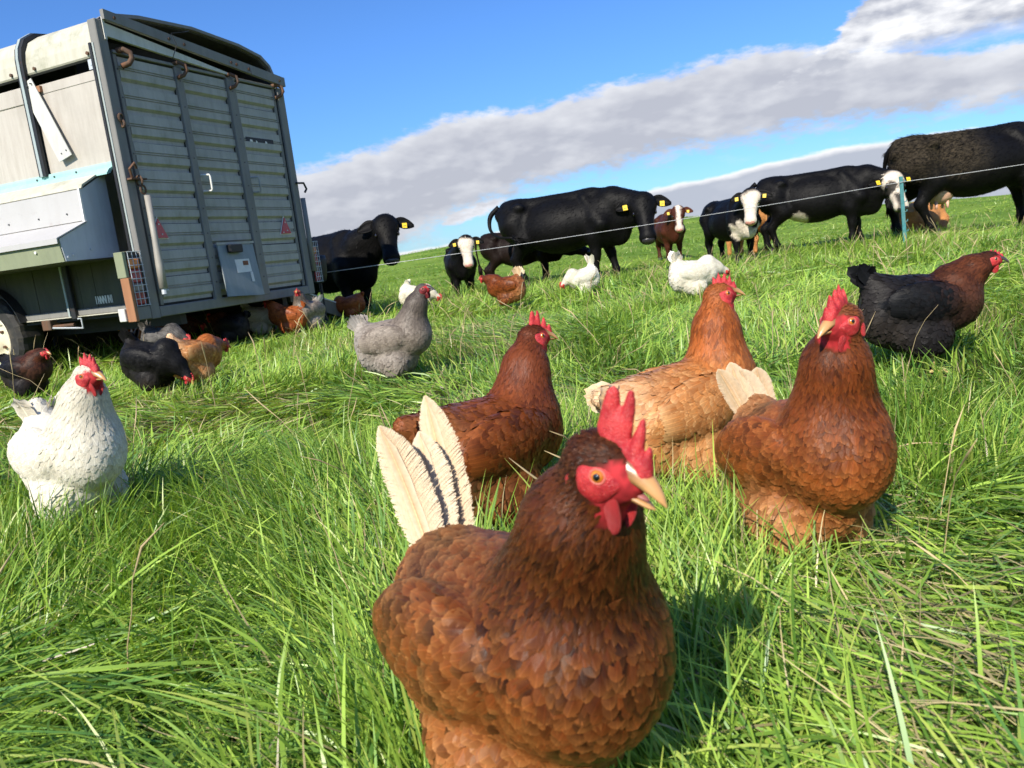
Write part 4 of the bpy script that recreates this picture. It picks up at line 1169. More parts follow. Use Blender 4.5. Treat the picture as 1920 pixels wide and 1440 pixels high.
# curled hooks on the uprights
for xx, st in ((.075, 1.5), (.565, 1.15), (1.105, 1.15), (1.668, 1.2)):
    pts = [(xx - .04, -.02, 2.148), (xx - .01, -.055, 2.155), (xx + .02, -.080, 2.135), (xx + .025, -.085, 2.10), (xx + .005, -.070, 2.065), (xx - .035, -.042, 2.045)]
    mb = MB()
    for k in range(len(pts) - 1):
        a, b = np.array(pts[k]), np.array(pts[k + 1]); 
    mb.tube(pts, [.013 * st] * 6, 6); part(mb, 'hook', 'rusty_iron', smooth=True)
# crooked bars over the door
def slope_bar(x0, x1, zl, zr, hl, hr, y0, y1):
    v = [(x, y, z) for x, zz, hh in ((x0, zl, hl), (x1, zr, hr)) for y in (y0, y1) for z in (zz, zz + hh)]
    return MB().add(v, [(0, 1, 3, 2), (4, 6, 7, 5), (0, 4, 5, 1), (2, 3, 7, 6), (0, 2, 6, 4), (1, 5, 7, 3)])
b1 = part(slope_bar(-.06, 1.755, 2.322, 2.150, .062, .074, -.075, -.045), 'top_bar', 'alu_frame')
for xx in (.02, .48, .62, 1.1, 1.16, 1.3, 1.68):
    zz = 2.35 - (xx + .06) * .093; MB().tube([(xx, -.082, zz), (xx, -.07, zz)], .011, 8).build('bolt', M['rusty_iron'], b1)
part(slope_bar(-.055, 1.08, 2.225, 2.150, .085, .018, -.044, -.020), 'white_rail', 'white_board')
part(MB().box((-.062, -.052, 2.20), (-.045, -.0455, 2.34)), 'latch_plate', 'white_board')
part(MB().tube([(.49, -.06, 2.16), (.52, -.10, 2.26), (.50, -.085, 2.34), (.62, -.10, 2.37), (.70, -.07, 2.40)], .003, 5), 'baling_wire', 'black_steel')
part(MB().tube([(1.30, -.085, 2.24), (1.31, -.09, 2.18)], .003, 5), 'baling_wire', 'black_steel')
# roof sheet: barrel over the box
rp = [(-.085, 2.118), (-.083, 2.19), (-.070, 2.26), (-.035, 2.33), (.05, 2.385), (.32, 2.428), (.82, 2.458), (1.32, 2.430), (1.58, 2.385), (1.68, 2.32), (1.720, 2.24), (1.735, 2.118)]
inn = [(x + (.82 - x) * .008, z - .010) for x, z in rp]
in2 = [(x + (.82 - x) * .020, z - .022) for x, z in rp]
part(MB().prism(inn + in2[::-1], 'y', .036, 3.28), 'roof_shade_sheet', 'dark_inside')  # dark sheet standing in for the shade under the roof
part(MB().box((.06, .40, 2.02), (1.58, .42, 2.355)), 'bulkhead', 'dark_inside')
for ya, yb in ((.30, 1.0), (1.003, 1.7), (1.703, 2.5), (2.503, 3.25)): part(MB().box((1.55, ya, .02), (1.575, yb, .384)), 'shade_blocker', 'side_board')  # boards added at far side and front to keep the underside dark
for xa_, xb_ in ((.0, .75), (.753, 1.54)): part(MB().box((xa_, 3.22, .02), (xb_, 3.245, .384)), 'shade_blocker', 'side_board')
part(MB().prism(rp + inn[::-1], 'y', .035, 3.34), 'roof', 'roof_sheet')
rim = [(x + (x - .82) * .012, z + .012) for x, z in rp]
part(MB().prism(rim + inn[::-1], 'y', .004, .034), 'roof_rim', 'alu_frame')
# ribs that run up the side and over the roof
for vv in (.700,):
    out = [(x + (x - .82) * .030, z + .022) for x, z in rp]
    for w0, w1, mt, k in ((0, .026, 'black_steel', 0), (.027, .052, 'rail_light', .006), (.053, .070, 'black_steel', 0)):
        o2 = [(x + (x - .82) * k, z + k) for x, z in out]
        lo = 1.42 if vv < 1 else 1.42
        part(MB().prism([(o2[0][0], lo)] + o2 + [(o2[-1][0], lo)] + [(rp[-1][0] + .004, lo)] + [(x + (x - .82) * .006, z + .004) for x, z in rp[::-1]] + [(rp[0][0] - .004, lo)], 'y', vv + w0, vv + w1), 'roof_rib', mt)
for vv in (.10, .62, .86, 1.3): part(MB().tube([(-.098, vv, 2.135), (-.084, vv, 2.135)], .012, 8), 'roof_bolt', 'rusty_iron')
# side walls
part(MB().box((-.072, .034, 1.43), (-.060, .698, 2.030)), 'side_panel', 'alu_panel')
part(MB().box((-.072, .772, 1.43), (-.060, 1.650, 1.930)), 'side_panel', 'alu_panel')
part(MB().box((-.080, .772, 1.932), (-.060, 1.650, 2.045), .003), 'side_panel', 'alu_panel')
part(MB().box((-.072, 1.652, 1.43), (-.060, 3.30, 2.045)), 'side_panel', 'alu_panel')
part(MB().box((-.076, .040, 1.968), (-.0725, .690, 2.028)), 'folded_edge', 'alu_panel')
part(MB().box((-.058, .10, 1.38), (-.040, 3.3, 2.00)), 'inner_lining', 'dark_inside')
part(MB().box((1.712, .034, .43), (1.724, 3.30, 2.03)), 'side_panel', 'alu_panel')
part(MB().box((-.06, 3.29, .43), (1.72, 3.31, 2.40)), 'front_wall', 'alu_panel')
part(MB().prism([(-.0725, 1.432), (-.090, 1.432), (-.094, 1.418), (-.094, 1.385), (-.0725, 1.385)], 'y', .036, 3.3), 'aqua_rail', 'aqua_paint')
part(MB().prism([(-.0945, 1.384), (-.0945, 1.399), (-.125, 1.382), (-.150, 1.352), (-.150, 1.345), (-.120, 1.352)], 'y', .075, 3.3), 'aqua_flashing', 'aqua_paint')
for vv in (.06, .42, .64, .82, 1.24): part(MB().tube([(-.100, vv, 1.408), (-.093, vv, 1.408)], .007, 6), 'screw', 'bolt')
part(MB().box((-.079, .08, 2.035), (-.0735, .125, 2.10)).tube([(-.082, .10, 2.07), (-.079, .10, 2.07)], .012, 8), 'lock_plate', 'galvanised')
# loose sheet screwed on at a slant
sh = [(.782, 2.042), (.660, 2.078), (.409, 1.525), (.539, 1.494)]
v = [(-.104 - .010 * (1 if i > 1 else 0), a, b) for i, (a, b) in enumerate(sh)] + [(-.098 - .010 * (1 if i > 1 else 0), a, b) for i, (a, b) in enumerate(sh)]
so = part(MB().add(v, [(0, 1, 2, 3), (4, 7, 6, 5), (0, 4, 5, 1), (1, 5, 6, 2), (2, 6, 7, 3), (3, 7, 4, 0)]), 'slanted_sheet', 'white_board')
for a, b in ((.66, 2.04), (.70, 2.03), (.45, 1.56), (.50, 1.545)): MB().tube([(-.119, a, b), (-.099, a, b)], .005, 6).build('screw', M['bolt'], so)
part(MB().box((-.0975, .60, 1.98), (-.077, .66, 2.02)), 'sheet_spacer', 'board_brown')
# nest box hung on the side
n0, n1 = .185, 2.6
part(MB().prism([(-.075, 1.368), (-.265, 1.262), (-.285, 1.262), (-.2885, 1.040), (-.520, .935), (-.500, .790), (-.075, .800)], 'y', n0, n0 + .012), 'nest_box_end', 'galvanised')
part(MB().prism([(-.152, 1.345), (-.152, 1.356), (-.278, 1.286), (-.290, 1.262), (-.282, 1.258), (-.270, 1.276)], 'y', n0 - .012, n1), 'nest_box_flashing', 'roof_sheet')
part(MB().prism([(-.284, 1.256), (-.292, 1.256), (-.300, 1.052), (-.292, 1.050)], 'y', n0 + .018, n1), 'egg_flap', 'lid_sheet')
part(MB().prism([(-.289, 1.045), (-.296, 1.048), (-.545, .940), (-.545, .905), (-.540, .905), (-.538, .934)], 'y', n0 - .010, n1), 'nest_box_lid', 'lid_sheet')
part(MB().prism([(-.530, .932), (-.522, .932), (-.502, .788), (-.510, .788)], 'y', n0 + .005, n1), 'nest_box_front', 'olive_paint')
part(MB().box((-.500, n0 + .013, .786), (-.075, n1, .798)), 'nest_box_floor', 'side_board')
part(MB().prism([(-.2885, 1.040), (-.285, 1.262), (-.298, 1.262), (-.304, 1.040)], 'y', n0 + .0005, n0 + .017), 'flap_edge', 'white_paint')
for vv in (.34, .62, .93): part(MB().tube([(-.304, vv, 1.11), (-.297, vv, 1.11)], .006, 6), 'rivet', 'bolt')
for vv in (.42, .98): part(MB().tube([(-.530, vv, .87), (-.52, vv, .87)], .010, 8), 'bolt', 'white_paint')
part(MB().box((-.545, .86, .83), (-.522, .90, .90), .004).tube([(-.55, .88, .89), (-.55, .88, .92)], .012, 8), 'latch', 'white_paint')
for (xx, zz) in ((-.44, .83), (-.30, .86), (-.48, .815)): part(MB().tube([(xx, n0 - .006, zz), (xx, n0 + .002, zz)], .009, 8), 'bolt', 'galvanised')
# lower side boards, with faded letter marks
bx = [.034, .19, .345, .50, .655, .81, .965, 1.12, 1.275, 1.43, 1.8, 2.2, 2.7, 3.29]
for a, b in zip(bx[:-1], bx[1:]):
    part(MB().box((-.070 + random.uniform(-.002, .002), a + .0015, .468), (-.058, b - .0015, .83)), 'side_board', 'side_board')
part(MB().box((-.086, .16, .420), (-.058, 3.29, .466), .004), 'bottom_rail', 'alu_frame')
part(MB().box((-.098, .18, .412), (-.064, 3.29, .4195)), 'bottom_lip', 'roof_sheet')
mk = MB(); yy = .508
for k, (w_, kind) in enumerate(((.014, 'L'), (.020, 'N'), (.020, 'V'), (.022, 'M'), (.020, 'O'), (.020, 'N'), (.010, 'I'))):
    def bar(a, za, b, zb, t=.0035):
        mk.add([(-.0755, a - t, za), (-.0755, a + t, za), (-.0755, b + t, zb), (-.0755, b - t, zb), (-.0735, a - t, za), (-.0735, a + t, za), (-.0735, b + t, zb), (-.0735, b - t, zb)],
               [(0, 1, 2, 3), (4, 7, 6, 5), (0, 4, 5, 1), (1, 5, 6, 2), (2, 6, 7, 3), (3, 7, 4, 0)])
    lo_, hi_ = .488, .545
    bar(yy, lo_, yy, hi_)
    if kind in 'NMVO': bar(yy - w_, lo_, yy - w_, hi_)
    if kind in 'NMV': bar(yy, hi_, yy - w_, lo_)
    if kind in 'LO': bar(yy - .002, hi_ - .003, yy - w_ + .002, hi_ - .003, .004)
    yy -= w_ + (.006 if kind != 'N' or k < 5 else .012)
part(mk, 'letter_marks', 'white_paint')
part(MB().box((-.115, .700, .40), (-.088, .745, .790), .004), 'side_stay', 'black_steel')
part(MB().box((-.118, .750, .42), (-.1, .768, .79)), 'side_stay', 'rail_light')
part(MB().box((-.12, .98, .335), (-.03, 1.07, .410), .005).tube([(-.09, .76, .36), (-.09, 1.0, .36)], .012, 8), 'bracket', 'rusty_iron')
part(MB().tube([(-.10, .70, .40), (-.105, .66, .40), (-.105, .66, .33), (-.10, .74, .335), (-.10, .98, .35)], .007, 6), 'pin', 'galvanised')
# wheel on the near side and one on the far side
for side_, (xa, xb) in ((0, (-.135, .075)), (1, (1.60, 1.80))):
    for vv in (1.64, 2.37):
        wh = empty('wheel', (0, 0, 0), parent=tr); wh.location = (0, vv, TZ + .300)
        mb = MB(); prof = [(xa, .205), (xa - .006, .24), (xa - .004, .30), (xa + .020, .332), (xa + .05, .338), (xb - .05, .338), (xb - .02, .332), (xb + .004, .30), (xb + .006, .24), (xb, .205)]
        seg = 44; vs = []; fs = []
        for k in range(seg):
            th = 2 * math.pi * k / seg
            for j, (x_, r_) in enumerate(prof):
                gro = -.010 if (r_ > .33 and k % 2) else 0
                vs.append((x_, math.cos(th) * (r_ + gro), math.sin(th) * (r_ + gro)))
        npf = len(prof)
        for k in range(seg):
            for j in range(npf - 1):
                a = k * npf + j; b = ((k + 1) % seg) * npf + j; fs.append((a, b, b + 1, a + 1))
        MB().add(vs, fs).build('tyre', M['tyre_rubber'], wh)
        sx = 1 if side_ == 0 else -1; xo = xa if side_ == 0 else xb
        vs = []; fs = []; pr = [(.212, .004), (.206, -.006), (.196, .0), (.185, .035), (.12, .052), (.085, .030), (.055, .012), (.0, .008)]
        for k in range(32):
            th = 2 * math.pi * k / 32
            for r_, d_ in pr: vs.append((xo + sx * d_, math.cos(th) * r_, math.sin(th) * r_))
        for k in range(32):
            for j in range(len(pr) - 1):
                a = k * len(pr) + j; b = ((k + 1) % 32) * len(pr) + j; fs.append((a, a + 1, b + 1, b))
        rm = MB().add(vs, fs).build('rim', M['rim_cream'], wh, True)
        for k in range(5):
            th = 2 * math.pi * k / 5; MB().tube([(xo + sx * .046, math.cos(th) * .10, math.sin(th) * .10), (xo + sx * .024, math.cos(th) * .10, math.sin(th) * .10)], .012, 6).build('wheel_nut', M['rusty_iron'], wh)
arc = [(1.64 + math.cos(R(a)) * .40, .31 + math.sin(R(a)) * .40) for a in range(15, 166, 10)]
part(MB().prism([(a, b) for a, b in arc] + [(1.64 + (a - 1.64) * .985, .31 + (b - .31) * .985) for a, b in arc[::-1]], 'x', -.15, .08), 'mudguard', 'black_steel')
part(MB().tube([(-.05, 1.64, .30), (1.72, 1.64, .30)], .035, 8), 'axle', 'black_steel')
part(MB().tube([(-.05, 2.37, .30), (1.72, 2.37, .30)], .035, 8), 'axle', 'black_steel')
# tail door fittings
for pts3 in (((.106, 1.038), (.032, .896), (.175, .895)), ((1.500, 1.036), (1.428, .893), (1.566, .893))):
    cx = sum(p[0] for p in pts3) / 3; cz = sum(p[1] for p in pts3) / 3
    bk = part(MB().prism([(cx + (a - cx) * 1.10, cz + (b - cz) * 1.10) for a, b in pts3], 'y', -.026, -.0205), 'triangle_reflector', 'paper')
    MB().prism([(cx + (a - cx) * .96, cz + (b - cz) * .96) for a, b in pts3], 'y', -.034, -.0262).build('reflector_face', M['reflector_red'], bk)
    for a, b in ((cx, cz + .05), (cx + .015, cz - .02), (cx - .04, cz - .035)): MB().tube([(a, -.0375, b), (a, -.034, b)], .006, 6).build('screw', M['paper'], bk)
hq = [(.622, .832), (1.022, .822), (.992, .404), (.576, .428)]
hy = [-.048, -.048, -.110, -.110]
v = [(a, y_, b) for (a, b), y_ in zip(hq, hy)] + [(a, y_ + .010, b) for (a, b), y_ in zip(hq, hy)]
ht = part(MB().add(v, [(0, 1, 2, 3), (4, 7, 6, 5), (0, 4, 5, 1), (1, 5, 6, 2), (2, 6, 7, 3), (3, 7, 4, 0)]), 'hatch', 'hatch_blue')
MB().prism([(-.046, .845), (-.056, .845), (-.056, .826), (-.046, .826)], 'x', .61, 1.03).build('hatch_hinge', M['alu_plank'], ht)
MB().box((.705, -.100, .760), (.845, -.054, .822), .006).build('hatch_catch', M['black_plastic'], ht)
def on_hatch(x0, x1, za, zb, d): 
    f = lambda z: -.048 - (.83 - z) / .42 * .062 - d
    return MB().add([(x0, f(za), za), (x1, f(za), za), (x1 - .005, f(zb), zb), (x0 - .005, f(zb), zb), (x0, f(za) + .001, za), (x1, f(za) + .001, za), (x1 - .005, f(zb) + .001, zb), (x0 - .005, f(zb) + .001, zb)],
                    [(0, 1, 2, 3), (4, 7, 6, 5), (0, 4, 5, 1), (1, 5, 6, 2), (2, 6, 7, 3), (3, 7, 4, 0)])
lb = on_hatch(.760, .925, .705, .600, .002).build('torn_label', M['paper'], ht)
on_hatch(.845, .905, .690, .655, .0035).build('rust_stain', M['stain'], lb)
on_hatch(.895, .925, .598, .520, .0035).build('white_streak', M['paper'], ht)
MB().tube([(.865, -.056, .80), (.865, -.052, .80)], .02, 10).build('hatch_stud', M['paper'], ht)
pl = part(MB().box((1.192, -.021, 1.636), (1.536, -.0165, 1.690), .002), 'badge_plate', 'black_steel')
for a, b, w_ in ((1.25, 1.663, .036), (1.315, 1.657, .018), (1.435, 1.660, .026)):
    MB().prism([(a - w_ / 2, b - .008), (a + w_ / 2, b - .010), (a + w_ * .35, b + .006), (a - w_ * .3, b + .010)], 'y', -.0245, -.0212).build('badge_mark', M['white_paint'], pl)
for xx, mt, za in ((.628, 'white_paint', 1.232), (1.182, 'alu_plank', 1.236)):
    part(MB().tube([(xx - .035, -.034, za + .12), (xx, -.085, za + .12), (xx + .003, -.09, za + .105), (xx + .003, -.09, za + .015), (xx, -.085, za), (xx - .035, -.034, za)], .0075, 8), 'grab_handle', mt, smooth=True)
# spring strut with its chain links at the left post
part(MB().tube([(.004, -.085, 1.185), (-.004, -.088, .88), (-.012, -.092, .70), (-.018, -.095, .545)], [.022, .022, .028, .028], 10), 'spring_strut', 'strut_grey', smooth=True)
part(MB().tube([(-.018, -.095, .545), (-.02, -.096, .505)], .017, 8).tube([(-.02, -.10, .53), (.05, -.06, .53)], .010, 6), 'strut_end', 'galvanised')
def ring(c, r, ax): return [(c[0] + (math.cos(t) * r if ax else 0), c[1] + (0 if ax else math.cos(t) * r), c[2] + math.sin(t) * r * 1.3) for t in np.linspace(0, 2 * math.pi, 13)]
part(MB().tube(ring((-.012, -.075, 1.225), .022, 1), .007, 6, cap=False), 'chain_link', 'rusty_iron')
part(MB().tube(ring((-.02, -.065, 1.285), .026, 0), .007, 6, cap=False), 'chain_link', 'rusty_iron')
part(MB().box((-.10, -.085, 1.290), (.03, -.041, 1.302)).tube([(-.06, -.05, 1.30), (-.09, -.07, 1.36), (-.05, -.08, 1.40), (-.02, -.06, 1.37)], .009, 6), 'ring_bolt', 'rusty_iron')
part(MB().tube(ring((-.06, -.052, 1.70), .018, 1), .008, 6, cap=False).tube(ring((-.055, -.052, 1.66), .016, 0), .008, 6, cap=False), 'shackle', 'rusty_iron')
part(MB().tube([(1.72, -.05, 1.33), (1.80, -.07, 1.33), (1.83, -.07, 1.28), (1.80, -.07, 1.25)], .010, 6), 'ring_bolt', 'black_steel')
part(MB().tube([(1.78, -.05, 1.20), (1.775, -.055, .55)], .022, 8), 'spring_strut', 'alu_frame', smooth=True)
# lamp clusters behind wire guards
for xa, xb, near in ((-.240, -.122, True), (1.785, 1.880, False)):
    lc = part(MB().box((xa, -.030, .445), (xb, .05, .815), .004), 'lamp_cluster', 'black_plastic')
    for za, zb, mt in ((.700, .765, 'lens_amber'), (.605, .695, 'lens_red'), (.545, .600, 'lens_grey'), (.455, .540, 'lens_red')):
        MB().box((xa + .012, -.046, za), (xb - .010, -.0305, zb), .008).build('lens', M[mt], lc)
    wg = MB()
    for k in range(4): xx = xa + .006 + (xb - xa - .012) * k / 3; wg.tube([(xx, -.060, .445), (xx, -.060, .815)], .0025, 5)
    for k in range(9): zz = .448 + k * .0455; wg.tube([(xa, -.062, zz), (xb, -.062, zz)], .0025, 5)
    wg.build('wire_guard', M['galvanised'], lc)
    if near:
        part(MB().box((xa - .030, -.064, .345), (xa - .002, .012, .640), .003), 'guard_board', 'board_brown')
        part(MB().box((xa - .030, -.050, .642), (xa - .002, .03, .815), .003), 'guard_bracket', 'olive_paint')
        part(MB().box((xa - .045, .014, .352), (xb, .075, .440), .004), 'guard_bracket', 'white_board')
        part(MB().box((xa, -.050, .352), (xb - .001, .012, .440), .004), 'guard_bracket', 'alu_frame')
# hens' ramp leaning on the far side
rmp = empty('hen_ramp', (0, 0, 0)); rmp.matrix_world = tr.matrix_world
from_w = Matrix.Translation(tr.location) @ Matrix.Rotation(tr.rotation_euler.z, 4, 'Z')
p0 = from_w @ Vector((1.80, .30, 0)); p1 = from_w @ Vector((2.92, .30, 0))
rmp.matrix_world = Matrix.Translation((p0.x, p0.y, gz(p0.x, p0.y))) @ Matrix.Rotation(tr.rotation_euler.z, 4, 'Z')
tag(rmp, 'dark wooden ramp leaning from the trailer down to the grass', 'ramp')
rz = gz(p1.x, p1.y) - gz(p0.x, p0.y)
Lr = 1.12
def ramp_box(xa, xb, ya, yb, lo, hi):
    zt = lambda x_: .40 + (rz + .06 - .40) * x_ / Lr
    v = [(x_, y_, zt(x_) + z_) for x_ in (xa, xb) for y_ in (ya, yb) for z_ in (lo, hi)]
    return MB().add(v, [(0, 1, 3, 2), (4, 6, 7, 5), (0, 4, 5, 1), (2, 3, 7, 6), (0, 2, 6, 4), (1, 5, 7, 3)])
ramp_box(0, Lr, .005, .355, 0, .02).build('deck', M['ramp_wood'], rmp)
ramp_box(0, Lr, -.02, .004, -.10, .03).build('side_rail', M['ramp_wood'], rmp)
ramp_box(0, Lr, .356, .38, -.10, .03).build('side_rail', M['ramp_wood'], rmp)
ramp_box(0, Lr, -.026, .006, .031, .045).build('cap_strip', M['white_board'], rmp)
for k in range(6): ramp_box(.10 + k * .17, .13 + k * .17, .010, .350, .021, .038).build('cleat', M['ramp_wood'], rmp)
# ------------------------------------------------------------------ fence
def px(u_, v_, Y):
    """point at depth Y seen in the direction measured in the photograph"""
    X = (u_ - 960) / 1443.0; Z = (720 - v_) / 1443.0
    c, s_ = math.cos(ROLL), math.sin(ROLL); a = c * X + s_ * Z; b = -s_ * X + c * Z
    d = Vector((a, b * math.sin(PITCH) + math.cos(PITCH), b * math.cos(PITCH) - math.sin(PITCH)))
    return Vector((0, 0, EYE)) + d * (Y / d.y)
plain('post_teal', (0.060, 0.22, 0.235), 0.5, var=0.2, scale=30, dirt=(0.2, 0.22, 0.18), dirt_amt=0.4)
plain('poly_wire', (0.50, 0.50, 0.50), 0.5, var=0.2, scale=300)
top = px(1689, 331, 9.3); bot = px(1698, 455, 9.3)
gpost = gz(bot.x, bot.y)
def fence_post(x_, y_, zt, label, lean=(0, 0)):
    pz = gz(x_, y_)
    fp = empty('fence_post', (x_, y_, pz)); tag(fp, label, 'fence post')
    H_ = zt - pz
    sh_ = lambda z_: (lean[0] * z_ / H_, lean[1] * z_ / H_)
    mb = MB(); 
    w2 = .021
    v = []
    for z_ in (-.08, H_):
        lx, ly = sh_(max(z_, 0)); v += [(lx - w2, ly - .006, z_), (lx + w2, ly - .006, z_), (lx + w2, ly + .006, z_), (lx - w2, ly + .006, z_)]
    mb.add(v, [(0, 1, 2, 3), (4, 5, 6, 7), (0, 4, 5, 1), (1, 5, 6, 2), (2, 6, 7, 3), (3, 7, 4, 0)])
    st = mb.build('stake', M['post_teal'], fp)
    n_ = 7
    for k in range(n_):
        z_ = H_ * (.12 + .80 * k / (n_ - 1)); lx, ly = sh_(z_)
        MB().tube([(lx + w2, ly - .006, z_), (lx + w2 + .018, ly - .010, z_ + .004), (lx + w2 + .020, ly - .010, z_ + .024)], .006, 6).build('wire_lug', M['post_teal'], st)
    return fp
fence_post(bot.x, bot.y, top.z, 'teal plastic fence post in front of the white-faced cow', (top.x - bot.x, top.y - bot.y))
wm = px(1692, 341, 9.285); wr = px(2150, 268, 9.0)
a0 = px(603, 512, 7.75)
pts = []
for A_, B_, sag, n_ in ((a0, wm, .03, 24), (wm, wr, .02, 8)):
    for k in range(n_):
        t = k / n_; p = A_.lerp(B_, t); p.z -= sag * 4 * t * (1 - t); pts.append(tuple(p))
pts.append(tuple(wr))
fw_ = MB().tube(pts, .0033, 6).build('fence_wire', M['poly_wire'], smooth=True)
tag(fw_, 'thin white electric fence wire stretched in front of the cattle', 'wire')

# ------------------------------------------------------------------ black tub by the far corner of the trailer
tb_c = px(600, 527, 7.75)
tub = empty('rubber_tub', (tb_c.x, tb_c.y, gz(tb_c.x, tb_c.y)), .3); tag(tub, 'black rounded tub on a stake at the trailer far corner where the wire ends', 'tub')
zc = tb_c.z - tub.location.z
MB().tube([(0, 0, zc - .02), (0, 0, zc), (0, 0, zc + .06), (0, 0, zc + .20), (0, 0, zc + .245), (0, 0, zc + .250)], [.03, .065, .078, .095, .085, .05], 18).build('shell', M['black_plastic'], tub, True)
MB().tube([(0, 0, -.05), (0, 0, zc)], .016, 8).build('stake', M['black_steel'], tub)
MB().prism([(-.045, zc + .15), (.02, zc + .14), (.035, zc + .18), (-.02, zc + .20)], 'y', -.1005, -.088).build('worn_label', M['stain'], tub)
tg = px(584, 468, 7.62)
fl_ = MB().prism([(-.045, -.045), (.045, -.035), (.040, .035), (-.010, .062), (-.045, .045)], 'y', -.004, .004).build('plastic_scrap', M['paper'])
fl_.location = tg; fl_.rotation_euler = (0, R(-15), R(20)); tag(fl_, 'torn white plastic scrap stuck at the trailer far corner', 'plastic')

# ------------------------------------------------------------------ cattle
cow('black cow peering out past the right end of the trailer', -2.12, 9.95, -42, .93, BLK, hpos=(1.19, .06, 1.20), hyaw=-36, hpitch=-52, seed=11, tags=(0, 1), dz=-.06)
cow('small black calf with white face standing left of the largest black cow', -.52, 10.85, -84, .64, BLK, hpos=(1.17, .10, 1.20), hyaw=-3, hpitch=-57, seed=12, paint=p_white_face(), nose='cow_nose_pink', stance=(.05, -.06, 0, .1))
cow('dark brown calf tucked in behind the largest black cow', .42, 13.2, -12, .76, DKB, hpos=(1.10, -.10, .78), hyaw=-30, hpitch=-20, seed=13, tags=(0, 0), stance=(.05, -.05, .1, -.1))
cow('large black cow standing sideways with its head turned to the camera', 1.07, 12.0, -24, 1.13, BLK, hpos=(1.13, -.12, .93), hyaw=-70, hpitch=-56, seed=14, tail_sw=2, fat=1.1, stance=(-.05, .12, .12, -.05), muck=False)
cow('brown calf with white blaze facing the camera on the skyline', 3.33, 15.0, -92, .74, BRN, hpos=(1.15, .05, 1.20), hyaw=-10, hpitch=-53, seed=15, paint=p_white_face(blaze=True), nose='cow_nose_pink')
cow('black calf with white face and white chest looking sideways', 3.32, 11.0, -82, .74, BLK, hpos=(1.10, -.10, 1.18), hyaw=-34, hpitch=-54, seed=16, paint=p_white_face(bib=True), nose='cow_nose_pink', stance=(.04, -.06, .06, -.05))
cow('tan calf resting behind the black calf with white chest', 4.05, 12.7, 100, .70, TAN, hpos=(1.05, .1, 1.0), hyaw=10, hpitch=-40, seed=17, tags=(0, 0), stance=(0, 0, 0, 0))
def p_patch(V, hl, hw, nz, C):
    mk = sstep(hw + nz * .3, .50, .64) * sstep(hl[:, 0] + nz * .1, -.06, .0)
    dark = sstep(.075 - np.hypot(hl[:, 0] - .16, np.abs(hl[:, 1]) - .08) + nz * .03, 0, .02) + sstep(hl[:, 0], .23, .27) * sstep(.05 - np.abs(hl[:, 1] + .03), 0, .03)
    mk = mk * (1 - np.clip(dark, 0, 1) * .95)
    bel = sstep(.16 - np.hypot(V[:, 0] + .30, (V[:, 2] - .48) * 1.3) + nz * .12, 0, .06)
    mk = np.maximum(mk, bel)
    return C * (1 - mk[:, None]) + WHT * mk[:, None]
cow('black cow with patched white face behind the teal fence post', 4.55, 10.95, -22, .88, BLK, hpos=(1.04, -.10, .93), hyaw=-66, hpitch=-52, seed=18, paint=p_patch, stance=(-.03, .08, .08, -.06), tail_sw=.15)
cow('big black cow with muddy rump cut off by the right edge', 6.80, 11.0, -6, 1.16, BLK, hpos=(1.35, .2, 1.1), hyaw=20, hpitch=-50, seed=19, muck=True, lon=1.28, fat=1.1, udder=True, stance=(0, .05, .16, -.06), tail_sw=-1)
cow('tan calf lying in the grass behind the muddy-rumped cow', 6.85, 12.5, 215, .62, TAN, hpos=(1.05, 0, 1.05), hyaw=0, hpitch=-45, seed=20, lying=True, tags=(0, 0))

